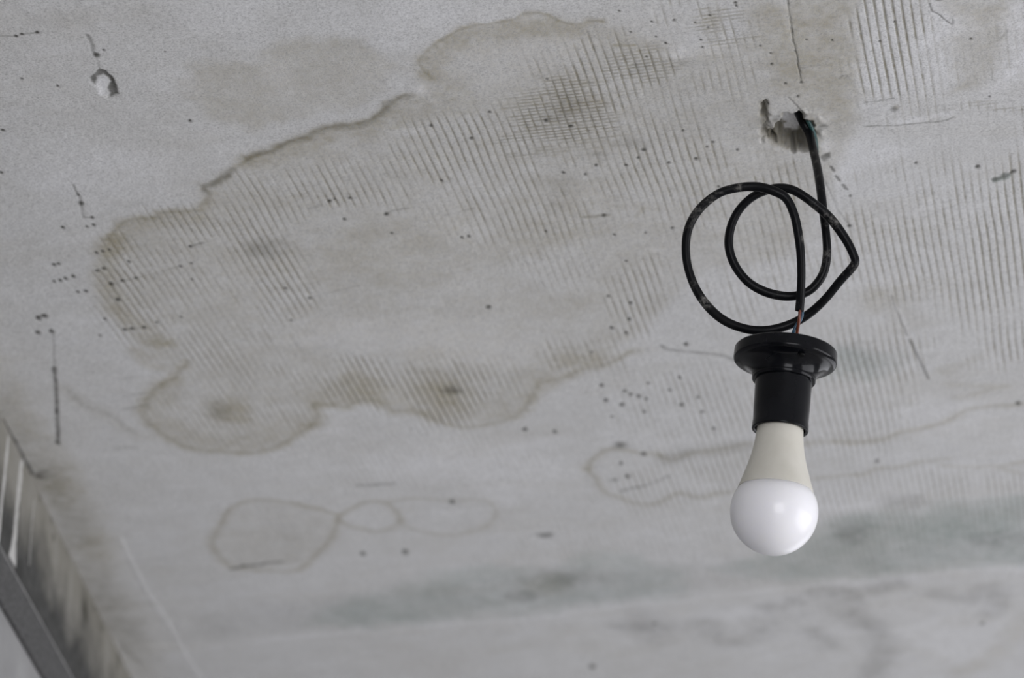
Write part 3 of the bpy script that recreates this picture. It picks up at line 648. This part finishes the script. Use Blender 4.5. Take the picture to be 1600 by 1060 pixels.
for ch, k, cx, cy, rx, ry, brk in SPOTS:
    sl = window([(cx - rx, cy - ry), (cx + rx, cy + ry), (cx - rx, cy + ry), (cx + rx, cy - ry)], 14 if brk >= 0 else 4)
    if brk < 0:
        r = np.hypot((X[sl] - cx + w1[sl] * 1.5) / rx, (Y[sl] - cy + w2[sl] * 2) / ry)
        put(ch, sl, k * (1 - sstep(.35, 1.35, r)))
    else:
        wa = min(rx, ry) * .9; wb = min(6, min(rx, ry) * .6)
        r = np.hypot((X[sl] - cx + W1[sl] * wa + w1[sl] * wb) / rx, (Y[sl] - cy + W2[sl] * wa + w2[sl] * wb) / ry)
        v = k * (1 - sstep(.2, 1.25, r))
        put(ch, sl, v * (1 - brk + brk * 2 * sstep(.2, .8, BRK[sl] * .6 + BRK2[sl] * .4)))
# faint scuffs and smears of the trowel, drawn out across the boards
inv = (A > -1000) & (A < 130) & (B > 1420) & (B < 3060)
sm1 = fbm(A / 3.2, B, 22, 1, 4); sm2 = fbm(A / 2.4, B, 34, 5, 4)
ALL = (slice(None), slice(None))
put('w', ALL, .14 * sstep(.56, .76, sm1) * inv)
put('s', ALL, .085 * sstep(.54, .74, sm2) * inv)
put('g', ALL, .03 * sstep(.56, .74, fbm(A / 2, B, 12, 3, 3)) * inv)
# combed grooves of the embedded mesh
PITCH = 6.1
gm = np.zeros(X.shape, np.float32); cr = np.zeros(X.shape, np.float32)
for cx, cy, rx, ry, k, cross in GROOVES:
    sl = window([(cx - rx, cy - ry), (cx + rx, cy + ry), (cx - rx, cy + ry), (cx + rx, cy - ry)], 60)
    r = np.hypot((X[sl] - cx + W1[sl] * 40) / (rx * 1.15), (Y[sl] - cy + W2[sl] * 40) / (ry * 1.15))
    f = 1 - sstep(.45, 1.25, r)
    gm[sl] = np.maximum(gm[sl], k * f); cr[sl] = np.maximum(cr[sl], k * cross * f)
inv = (A > -1000) & (A < 130) & (B > 1430) & (B < 3060)
gm = np.maximum(gm, .10 * inv * sstep(.35, .7, BRK2))
phase = (A + .9 * (vnoise(A, B, 60, 2) - .5) * 2) / PITCH
li = np.floor(phase + .5)
ld = np.abs(phase - li)                                        # distance to the groove line, in pitches
wob = vnoise(li * 17.31, B, 22, 5) * .55 + vnoise(li * 9.7, B, 70, 6) * .45     # each line comes and goes on its own
line = (1 - sstep(.02, .17, ld)) * sstep(.28, .72, wob * .80 + gm * .30)
ph2 = B / 4.2; l2 = np.floor(ph2 + .5)
wob2 = vnoise(A, l2 * 13.7, 14, 4)
grit = .55 + .9 * vnoise(A + li * 3.3, B, 3.4, 7)
cross = (1 - sstep(.06, .30, np.abs(ph2 - l2))) * sstep(.3, .7, wob2 * .7 + cr * .35) * cr
groove = np.clip(np.maximum(line * gm ** 1.2 * 1.25, cross * 1.05) * grit, 0, 1).astype(np.float32)
put('s', (slice(None), slice(None)), groove * .72)
put('g', (slice(None), slice(None)), groove * .34)
CH['w'] *= (1 - .5 * groove)
CH['w'] = np.clip(CH['w'] + (.22 * gm * (1 - sstep(.15, .4, np.abs(ld - .5)))).astype(np.float32), 0, 1)

# relief: grooves, overlapping coat at the seams, chips and the hole for the cable (up = into the ceiling)
Z = np.zeros(X.shape, np.float32)
Z += groove * .22
Z += (fbm(X, Y, 120, 0) - .5) * 2.2 + (BRK - .5) * .35 * inv + (fbm(X, Y, 3.2, 6, 2) - .5) * .22 * inv
sl = window(SEAM, 60)
below = np.interp(X[sl], [p[0] for p in SEAM], [p[1] for p in SEAM])
Z[sl] -= (1.3 * sstep(-6, 6, Y[sl] - below) * (1 - sstep(20, 90, Y[sl] - below))).astype(np.float32)
sl = window(SIDE_SEAM, 10); Z[sl] -= .3 * (1 - sstep(0, 5, seg_dist(X[sl], Y[sl], SIDE_SEAM))).astype(np.float32)
sl = window(CHIP, 12); Z[sl] += .9 * (1 - sstep(-4, 1, signed(X[sl] + w1[sl] * 5, Y[sl] + w2[sl] * 5, CHIP))).astype(np.float32)
Z += CH['g'] * .5 * inv
sl = window(HOLE, 24)
hx = X[sl] + w1[sl] * 9 + W1[sl] * 6; hy = Y[sl] + w2[sl] * 14 + W2[sl] * 8
hd = signed(hx, hy, HOLE)
rag = fbm(X[sl], Y[sl], 6, 2)
Z[sl] += (16 * (1 - sstep(-2.6, 0.3, hd)) + (rag - .5) * 4 * (1 - sstep(-5, 1, hd))).astype(np.float32)
Z[sl] -= (1.1 * np.exp(-((hd - 5) / 3) ** 2) * sstep(.45, .8, BRK[sl])).astype(np.float32)
ad = signed(hx, hy, ARM)
Z[sl] += (4.5 * (1 - sstep(-2.5, .6, ad)) * sstep(.2, .6, rag + .15) * sstep(-1, 1, hd)).astype(np.float32)
deep = 1 - sstep(-7, -3.5, hd)
CH['w'][sl] = np.maximum(CH['w'][sl], deep * .9); CH['g'][sl] *= (1 - .9 * deep); CH['s'][sl] *= (1 - .95 * deep)
edge = np.exp(-((hd + 1.2) / 2.2) ** 2)
put('g', sl, edge * .55 * sstep(.2, .7, rag)); put('s', sl, edge * .5)

co = np.empty((NA, NB, 3), np.float32)
co[..., 0] = X / 1000; co[..., 1] = Y / 1000; co[..., 2] = CEIL_Z + Z / 1000
idx = np.arange(NA * NB, dtype=np.int32).reshape(NA, NB)
quads = np.stack([idx[:-1, :-1], idx[:-1, 1:], idx[1:, 1:], idx[1:, :-1]], -1).reshape(-1, 4)
me = bpy.data.meshes.new('ceiling')
me.vertices.add(NA * NB); me.vertices.foreach_set('co', co.ravel())
me.loops.add(quads.size); me.loops.foreach_set('vertex_index', quads.ravel())
me.polygons.add(len(quads))
me.polygons.foreach_set('loop_start', np.arange(0, quads.size, 4, dtype=np.int32))
me.polygons.foreach_set('use_smooth', np.ones(len(quads), bool))
marks = np.stack([CH['s'], CH['g'], CH['m'], CH['w']], -1).astype(np.float32)
at_ = me.attributes.new('marks', 'FLOAT_COLOR', 'POINT'); at_.data.foreach_set('color', marks.ravel())
me.update(calc_edges=True)

cm = Mat('plaster_ceiling', rough=.92, spec=.15)
an = cm.nt.nodes.new('ShaderNodeAttribute'); an.attribute_name = 'marks'
sp_ = cm.nt.nodes.new('ShaderNodeSeparateColor'); cm.nt.links.new(an.outputs['Color'], sp_.inputs['Color'])
n_big = cm.noise(5.0, 5, .6); n_mid = cm.noise(38, 4, .6); n_fine = cm.noise(620, 3, .7); n_grain = cm.noise(1500, 2, .6)
basec = cm.ramp(n_big, (.25, (.68, .675, .662)), (.5, (.715, .716, .715)), (.78, (.745, .75, .762)))
basec = cm.mix(.35, basec, cm.ramp(n_mid, (.3, (.655, .65, .635)), (.7, (.765, .77, .78))))
basec = cm.mix(an.outputs['Alpha'], basec, (.90, .905, .93))
stain_c = cm.mix(1.0, basec, cm.ramp(n_mid, (.3, (.55, .49, .35)), (.7, (.61, .57, .445))), 'MULTIPLY')
mott = cm.ramp(cm.math('ADD', cm.math('MULTIPLY', n_fine, .6), cm.math('MULTIPLY', cm.noise(210, 4, .65), .4)), (.34, (.45, .45, .45)), (.5, (.95, .95, .95)), (.66, (1.45, 1.45, 1.45)))
c = cm.mix(cm.math('MINIMUM', cm.math('MULTIPLY', sp_.outputs[0], mott), 1.0), basec, stain_c)
mold_c = cm.mix(1.0, basec, (.66, .73, .70), 'MULTIPLY')
c = cm.mix(sp_.outputs[2], c, mold_c)
c = cm.mix(sp_.outputs[1], c, (.072, .070, .060))
grain = cm.ramp(n_fine, (.28, (.66, .66, .66)), (.50, (.99, .99, .99)), (.75, (1.15, 1.15, 1.15)))
c = cm.mix(1.0, c, grain, 'MULTIPLY')
cm.set('Base Color', c)
cm.bump(cm.math('ADD', n_fine, cm.math('MULTIPLY', n_grain, .6)), .35, .0006)
ceiling = struct(link('ceiling', me, cm.m))

# ------------------------------------------------------------------ the rest of the room shell
fm = Mat('concrete_floor', rough=.85)
fm.set('Base Color', fm.ramp(fm.noise(3, 5), (.3, (.44, .43, .41)), (.7, (.58, .57, .55))))
bm = bmesh.new(); room_box(bm, XL - .2, XR + .2, YB - .2, YF + .2, -.12, 0); struct(from_bm('floor', bm, fm.m))
pm = Mat('wall_plaster', rough=.9)
pm.set('Base Color', pm.ramp(pm.noise(6, 5), (.3, (.42, .42, .41)), (.7, (.56, .56, .55))))
def wall_with_opening(name, horizontal, fixed0, fixed1, lo, hi, o0, o1, z0, z1):
    bm = bmesh.new()
    def part(p0, p1, q0, q1):
        if horizontal: room_box(bm, p0, p1, fixed0, fixed1, q0, q1)
        else: room_box(bm, fixed0, fixed1, p0, p1, q0, q1)
    top = CEIL_Z + .02
    part(lo, o0, 0, top); part(o1, hi, 0, top); part(o0, o1, 0, z0); part(o0, o1, z1, top)
    return struct(from_bm(name, bm, pm.m))
wall_with_opening('wall_right', False, XR, XR + .2, YB, YF, 0.3, 3.2, .20, 2.30)
wall_with_opening('wall_back', True, YB - .2, YB, XL - .2, XR + .2, 0.0, 2.0, .15, 2.30)
wall_with_opening('wall_front', True, YF, YF + .2, XL - .2, XR + .2, .7, 2.5, .50, 2.20)

# left wall: dirty render under the ceiling
SMUDGES = [[-0.4386,2.4636,2.624,0.006,0.6],[-0.4378,2.4794,2.6111,0.006,0.7],[-0.4343,2.543,2.624,0.006,0.5],[-0.4289,2.641,2.6014,0.012,0.85],[-0.4287,2.646,2.5972,0.01,0.6],[-0.4265,2.6858,2.6207,0.007,0.6],[-0.4241,2.7295,2.6175,0.01,0.4],[-0.419,2.8221,2.6173,0.012,0.5],[-0.4415,2.412,2.624,0.008,0.5]]
lw = Mat('dirty_render', rough=.88, spec=.25)
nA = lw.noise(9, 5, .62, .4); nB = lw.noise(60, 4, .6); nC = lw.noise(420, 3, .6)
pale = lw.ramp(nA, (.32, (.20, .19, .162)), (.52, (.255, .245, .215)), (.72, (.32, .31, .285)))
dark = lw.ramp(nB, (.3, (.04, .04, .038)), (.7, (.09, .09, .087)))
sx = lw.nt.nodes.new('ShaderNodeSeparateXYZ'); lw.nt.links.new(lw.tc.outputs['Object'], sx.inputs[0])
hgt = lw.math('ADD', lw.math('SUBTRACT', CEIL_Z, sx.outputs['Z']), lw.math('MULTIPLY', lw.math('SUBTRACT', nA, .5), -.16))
low_dark = lw.ramp(hgt, (.02, (0, 0, 0)), (.085, (1, 1, 1)))  # render goes from pale to dark with distance below the ceiling
wc = lw.mix(low_dark, pale, dark)
smut = lw.ramp(lw.noise(26, 3, .5), (.62, (0, 0, 0)), (.74, (1, 1, 1)))
wc = lw.mix(lw.math('MULTIPLY', smut, .6), wc, (.045, .042, .034))
for px_, py_, pz_, pr_, pk_ in SMUDGES:     # dark smudges on the render
    vd = lw.nt.nodes.new('ShaderNodeVectorMath'); vd.operation = 'DISTANCE'
    lw.nt.links.new(lw.tc.outputs['Object'], vd.inputs[0]); vd.inputs[1].default_value = (px_, py_, pz_)
    f_ = lw.ramp(lw.math('ADD', lw.math('DIVIDE', vd.outputs['Value'], pr_), lw.math('MULTIPLY', lw.math('SUBTRACT', nB, .5), .8)), (.35, (pk_, pk_, pk_)), (1.0, (0, 0, 0)))
    wc = lw.mix(f_, wc, (.035, .032, .022))
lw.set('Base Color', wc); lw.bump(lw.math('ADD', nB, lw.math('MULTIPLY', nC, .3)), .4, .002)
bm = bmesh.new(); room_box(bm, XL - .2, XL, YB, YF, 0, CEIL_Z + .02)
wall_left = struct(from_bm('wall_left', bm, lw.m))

# skim-coat panel on the wall under the rail
bm = bmesh.new(); room_box(bm, XL, XL + .004, 1.2, YF - .3, CEIL_Z - 1.3, CEIL_Z - .1575)
pl = Mat('pale_wall_panel', rough=.85)
pl.set('Base Color', pl.ramp(pl.noise(14, 5), (.3, (.26, .26, .26)), (.7, (.36, .36, .36))))
from_bm('panel', bm, pl.m, wall_left)

# white plaster runs down the wall under the ceiling edge
dm = Mat('white_plaster_run', rough=.6, spec=.4)
dm.set('Base Color', dm.ramp(dm.noise(120, 4), (.3, (.46, .455, .435)), (.7, (.62, .615, .60))))
def drip(b, ztop, zbot, w, prot, foot, seed):
    rr = random.Random(seed); bm = bmesh.new(); rings = []
    n = 26
    for i in range(n + 1):
        t = i / n; z = ztop + (zbot - ztop) * t
        ww = w * (0.65 + .35 * math.sin(min(1, t * 6) * math.pi / 2)) * (1 + .22 * rr.uniform(-1, 1))
        if foot: ww += foot * max(0, (t - .62) / .38) ** 2
        off = .0012 * math.sin(t * 5 + seed)
        ring = []
        for k in range(7):
            a = math.pi * k / 6
            ring.append(bm.verts.new(room(XL - .001 + math.sin(a) * prot * (1 + .2 * rr.uniform(-1, 1)), b + off - math.cos(a) * ww, z)))
        rings.append(ring)
    for r0, r1 in zip(rings, rings[1:]):
        for k in range(6): bm.faces.new((r0[k], r0[k + 1], r1[k + 1], r1[k]))
    bm.faces.new(rings[0]); bm.faces.new(rings[-1][::-1])
    return from_bm('plaster_run', bm, dm.m, wall_left, True)
drip(2.2429, CEIL_Z - 0.0045, CEIL_Z - 0.1116, 0.003, 0.0022, 0, 1)
drip(2.2985, CEIL_Z - 0.0024, CEIL_Z - 0.1030, 0.004, 0.003, 0.011, 2)
drip(2.3619, CEIL_Z - 0.0135, CEIL_Z - 0.0799, 0.0018, 0.0012, 0, 3)
drip(2.1463, CEIL_Z - 0.0269, CEIL_Z - 0.1372, 0.003, 0.002, 0, 4)

# galvanised rail along the wall: face, top lip and underside with punched dimples
gm_ = Mat('galvanised_steel', rough=.55, spec=.5, metallic=.85)
gm_.set('Base Color', gm_.ramp(gm_.noise(260, 4, .75), (.32, (.07, .07, .07)), (.5, (.14, .14, .14)), (.7, (.25, .25, .25))))
ge = Mat('highlit_steel_edge', rough=.5, spec=.5, metallic=.85)
ge.set('Base Color', ge.ramp(ge.noise(90, 4), (.3, (.25, .25, .25)), (.7, (.50, .50, .49))))  # lighter colour paints the highlight along the top edge of the rail
gm_.bump(gm_.noise(500, 3), .2, .0006)
rail = bpy.data.objects.new('metal_rail', None); COL.objects.link(rail)
tag(rail, 'dark grey galvanised metal rail fixed along the wall below the ceiling', 'rail')
RT, RB = CEIL_Z - 0.1228, CEIL_Z - 0.1634
rail.location = room(XL, 2.3, RB)
bpy.context.view_layer.update()
def rail_part(name, a0, a1, b0, b1, z0, z1, mat=None):
    bm = bmesh.new(); room_box(bm, XL + a0, XL + a1, b0, b1, z0, z1)
    bmesh.ops.bevel(bm, geom=bm.edges[:], offset=.0008, segments=2, affect='EDGES', profile=.5)
    bmesh.ops.translate(bm, verts=bm.verts[:], vec=-rail.location)
    return from_bm(name, bm, (mat or gm_).m, rail)
R0, R1 = 1.3, 4.2
rail_part('web', .006, .0085, R0, R1, RB, RT)
rail_part('flange', .0003, .0088, R0, R1, RT - .0012, RT + .0012, ge)
rail_part('flange', .0003, .0085, R0, R1, RB - .0012, RB + .0018)
for i in range(22):
    bm = bmesh.new()
    bmesh.ops.create_cone(bm, cap_ends=True, segments=10, radius1=.0018, radius2=.0012, depth=.0016)
    c_ = room(XL + .009, 1.5 + i * .12, RB + .006) - rail.location
    bmesh.ops.transform(bm, matrix=Matrix.Translation(c_) @ E1.to_track_quat('Z', 'Y').to_matrix().to_4x4(), verts=bm.verts[:])
    from_bm('rivet', bm, gm_.m, rail)

# ------------------------------------------------------------------ tubes and lathes
def spline(pts, k=8):
    P = [Vector(p) for p in pts]; P = [P[0] * 2 - P[1]] + P + [P[-1] * 2 - P[-2]]
    out = []
    for i in range(1, len(P) - 2):
        p0, p1, p2, p3 = P[i - 1:i + 3]
        for q in range(k):
            t = q / k
            out.append(0.5 * ((2 * p1) + (p2 - p0) * t + (2 * p0 - 5 * p1 + 4 * p2 - p3) * t * t + (3 * p1 - p0 - 3 * p2 + p3) * t ** 3))
    out.append(P[-2].copy())
    return out
def tube(name, pts, rad, mat, parent, seg=16, k=8):
    path = spline(pts, k); bm = bmesh.new(); rings = []
    n = len(path); up = Vector((0, 1, 0))
    for i, p in enumerate(path):
        t = (path[min(i + 1, n - 1)] - path[max(i - 1, 0)]).normalized()
        up = (up - t * up.dot(t)).normalized(); side = t.cross(up)
        r = rad(i / (n - 1)) if callable(rad) else rad
        rings.append([bm.verts.new(p + (up * math.cos(2 * math.pi * j / seg) + side * math.sin(2 * math.pi * j / seg)) * r) for j in range(seg)])
    for r0, r1 in zip(rings, rings[1:]):
        for j in range(seg): bm.faces.new((r0[j], r0[(j + 1) % seg], r1[(j + 1) % seg], r1[j]))
    bm.faces.new(rings[0][::-1]); bm.faces.new(rings[-1])
    if parent: bmesh.ops.translate(bm, verts=bm.verts[:], vec=-parent.location)
    return from_bm(name, bm, mat, parent, True)
def lathe(name, prof, mat, parent, seg=96):
    # prof: (radius, distance down the axis) in mm, open polyline; first and last may sit on the axis
    bm = bmesh.new(); rings = []
    for r, d in prof:
        if r < 1e-4: rings.append([bm.verts.new((0, 0, -d / 1000))])
        else: rings.append([bm.verts.new((r / 1000 * math.cos(2 * math.pi * j / seg), r / 1000 * math.sin(2 * math.pi * j / seg), -d / 1000)) for j in range(seg)])
    for r0, r1 in zip(rings, rings[1:]):
        for j in range(seg):
            k = (j + 1) % seg
            if len(r0) == 1: bm.faces.new((r0[0], r1[k], r1[j]))
            elif len(r1) == 1: bm.faces.new((r0[j], r0[k], r1[0]))
            else: bm.faces.new((r0[j], r0[k], r1[k], r1[j]))
    o = from_bm(name, bm, mat, parent, True)
    try:
        o.data.set_sharp_from_angle(angle=math.radians(38))
    except Exception: pass
    return o
def arc(cx, cy, r, a0, a1, n):
    return [(cx + r * math.cos(math.radians(a0 + (a1 - a0) * i / n)), cy + r * math.sin(math.radians(a0 + (a1 - a0) * i / n))) for i in range(n + 1)]

# ------------------------------------------------------------------ the cable
km = Mat('black_cable_sheath', rough=.36, spec=.12)
d1 = km.noise(38, 5, .65, .6); d2 = km.noise(420, 3, .7)
dust = km.math('MULTIPLY', km.ramp(d1, (.55, (0, 0, 0)), (.70, (1, 1, 1))), km.ramp(d2, (.40, (0, 0, 0)), (.62, (1, 1, 1))))
km.set('Base Color', km.mix(km.math('MULTIPLY', dust, .6), (.0055, .0058, .007), (.30, .29, .27)))
km.set('Roughness', km.ramp(dust, (0, (.34, .34, .34)), (1, (.85, .85, .85))))
km.bump(km.noise(300, 3), .15, .0005)
cable = bpy.data.objects.new('electric_cable', None); COL.objects.link(cable)
tag(cable, 'black looped electric cable hanging out of the broken ceiling hole', 'cable')
CABLE = [[0.2097,1.7596,2.641],[0.2124,1.7544,2.629],[0.2163,1.7556,2.621],[0.2173,1.7433,2.599],[0.2173,1.7244,2.5701],[0.2172,1.7129,2.5466],[0.2177,1.7096,2.5266],[0.2191,1.7133,2.5108],[0.2193,1.7177,2.4979],[0.2165,1.7225,2.4863],[0.2093,1.7261,2.4771],[0.2004,1.7283,2.4728],[0.1892,1.7287,2.472],[0.1758,1.7264,2.4743],[0.1637,1.7223,2.4801],[0.1547,1.7161,2.4899],[0.1507,1.7102,2.5014],[0.152,1.7033,2.5128],[0.1577,1.6969,2.523],[0.1668,1.6911,2.5299],[0.1774,1.688,2.5337],[0.1869,1.6857,2.5339],[0.196,1.685,2.5309],[0.2078,1.6869,2.5228],[0.2201,1.6919,2.513],[0.2307,1.6986,2.5],[0.2361,1.7036,2.4902],[0.2369,1.7057,2.4862],[0.2344,1.7086,2.4828],[0.2268,1.7152,2.4763],[0.2175,1.7242,2.4676],[0.2068,1.7325,2.4604],[0.1936,1.7368,2.4541],[0.1778,1.7369,2.4496],[0.162,1.7338,2.449],[0.1462,1.7283,2.4532],[0.1336,1.7204,2.462],[0.1247,1.7117,2.4744],[0.1202,1.7028,2.4897],[0.1214,1.6938,2.5049],[0.1289,1.6865,2.517],[0.1412,1.6808,2.5259],[0.1543,1.6779,2.5293],[0.1683,1.6766,2.5296],[0.1805,1.6763,2.5258],[0.1889,1.6787,2.5211],[0.1942,1.6846,2.5119],[0.1969,1.6903,2.5009],[0.1986,1.6965,2.4887],[0.1992,1.7044,2.4755],[0.1988,1.7118,2.4634],[0.1982,1.7184,2.455]]
cable.location = CABLE[3]
tube('sheath', CABLE, lambda t: .0031 + .00012 * math.sin(t * 31) + .00008 * math.sin(t * 83), km.m, cable, 18, 8)
bw = Mat('brown_insulation', rough=.35, spec=.5); bw.set('Base Color', bw.ramp(bw.noise(300), (.3, (.12, .028, .012)), (.7, (.18, .045, .02))))
lw_ = Mat('blue_insulation', rough=.35, spec=.5); lw_.set('Base Color', lw_.ramp(lw_.noise(300), (.3, (.010, .045, .085)), (.7, (.02, .075, .13))))
tl = Mat('green_insulation', rough=.4, spec=.5); tl.set('Base Color', tl.ramp(tl.noise(300), (.3, (.008, .03, .03)), (.7, (.02, .09, .085))))
o = tube('wire', [[0.1985,1.7159,2.4576],[0.1981,1.7169,2.4512],[0.1974,1.7195,2.4461],[0.1965,1.7243,2.4412],[0.1953,1.7302,2.4362],[0.1945,1.7344,2.4304]], .00115, bw.m, cable, 10, 6); o['label'] = 'brown insulated wire'
o = tube('wire', [[0.1996,1.7176,2.4586],[0.2002,1.7192,2.4534],[0.199,1.7208,2.4492],[0.1959,1.7221,2.4455],[0.1939,1.7243,2.4412],[0.1926,1.7302,2.4362],[0.1918,1.7344,2.4304]], .00115, lw_.m, cable, 10, 6); o['label'] = 'blue insulated wire'
o = tube('wire', [[0.2149,1.7478,2.6271],[0.2181,1.7533,2.624],[0.2212,1.7624,2.6219],[0.2235,1.7768,2.6229],[0.2249,1.7859,2.6229]], .0017, tl.m, cable, 10, 6); o['label'] = 'dark green wire stub at the hole'

# ------------------------------------------------------------------ lamp holder and bulb (axis: from the flange down to the dome)
TOP = Vector([0.1892,1.7336,2.432])
AXIS = Vector([-0.1028,0.1102,-0.9886])
ROT = AXIS.to_track_quat('-Z', 'Y').to_euler()
bk = Mat('black_bakelite', rough=.22, spec=.17)
bk.set('Base Color', bk.ramp(bk.noise(60, 4), (.3, (.003, .0033, .0045)), (.7, (.0055, .006, .008))))
bk.set('Roughness', bk.ramp(bk.noise(35, 4), (.3, (.10, .10, .10)), (.7, (.24, .24, .24))))
bk.bump(bk.noise(45, 2), .05, .0006)
holder = bpy.data.objects.new('lamp_holder', None); COL.objects.link(holder)
holder.location = TOP; holder.rotation_euler = ROT
tag(holder, 'black plastic lamp holder with round base hanging on the cable', 'lamp holder')
flange = [(0, .3), (30, .3)] + [(33.6, .3)] + arc(33.6, 1.6, 1.9, -70, 0, 5) + [(35.6, 4), (35.7, 7.2)] + arc(33.2, 7.6, 2.5, 0, 75, 6) + \
    [(32.5, 10.4), (30.5, 10.9), (28.6, 11.6), (26.6, 12.9), (24.8, 14.6), (23.2, 16.6), (22.3, 18.6), (22.0, 20.2), (0, 20.2)]
lathe('base', flange, bk.m, holder)
lathe('collar', [(0, 19.8), (21.4, 19.8), (21.9, 20.4), (21.9, 22.2), (21.4, 22.9), (19.3, 23.2), (0, 23.2)], bk.m, holder)
lathe('socket', [(0, 22.8), (19.6, 22.8), (19.5, 26), (19.2, 45), (19.0, 53), (19.25, 54), (19.4, 58.0)] + arc(18.7, 58.2, .7, 0, 90, 4) + [(17.6, 59.0), (17.0, 58.4), (16.8, 55), (16.8, 34), (0, 34)], bk.m, holder)
# two fixing screw holes are hidden on top; a small screw recess shows on the rim of the base
bm = bmesh.new(); bmesh.ops.create_cone(bm, cap_ends=True, segments=16, radius1=.0022, radius2=.0022, depth=.0012)
bmesh.ops.translate(bm, verts=bm.verts[:], vec=Vector((-.012, -.0262, -.0126)))
sm = Mat('screw_steel', rough=.5, metallic=.8); sm.set('Base Color', sm.ramp(sm.noise(200), (.3, (.01, .01, .01)), (.7, (.03, .03, .03))))
from_bm('screw', bm, sm.m, holder)

bulb = bpy.data.objects.new('light_bulb', None); COL.objects.link(bulb)
bulb.location = TOP; bulb.rotation_euler = ROT
tag(bulb, 'unlit white round light bulb screwed into the black holder', 'light bulb')
hm = Mat('grey_bulb_housing', rough=.45, spec=.4)
hm.set('Base Color', hm.ramp(hm.noise(50, 4), (.3, (.62, .60, .53)), (.7, (.68, .66, .595))))
dmx = Mat('frosted_diffuser', rough=.38, spec=.4)
dmx.set('Coat Weight', .35); dmx.set('Coat Roughness', .10)
dmx.set('Base Color', dmx.ramp(dmx.noise(30, 3), (.3, (.90, .895, .965)), (.7, (.93, .925, .985))))
dmx.set('Subsurface Weight', .6); dmx.set('Subsurface Radius', (.018, .018, .02)); dmx.set('Subsurface Scale', 1.0)
mm = Mat('screw_cap_metal', rough=.35, metallic=1.0); mm.set('Base Color', mm.ramp(mm.noise(80), (.3, (.5, .5, .5)), (.7, (.65, .65, .65))))
hp = [(0, 56.8), (15.2, 56.8), (15.9, 57.3), (16.0, 60), (16.3, 64), (16.9, 69), (17.8, 74.5), (19.0, 80), (20.5, 85.5), (22.2, 91), (23.9, 96.5), (25.5, 101.2), (25.6, 101.8), (24.9, 102.2), (0, 102.2)]
lathe('housing', hp, hm.m, bulb)
C0, R_ = 117.2, 29.8
dome = [(0, 101.9), (24.9, 101.9), (25.3, 102.5), (26.7, 104.5)] + [(R_ * math.cos(math.radians(a)), C0 + R_ * math.sin(math.radians(a))) for a in range(-20, 90, 4)] + [(0, C0 + R_)]
lathe('diffuser', dome, dmx.m, bulb)
cap = [(0, 35)] + [(4, 35), (6, 38), (12.2, 39)]
for i in range(5): cap += [(12.9, 41 + i * 3), (12.2, 42.5 + i * 3)]
cap += [(13.2, 56), (13.2, 57), (0, 57)]
lathe('screw_cap', cap, mm.m, bulb)
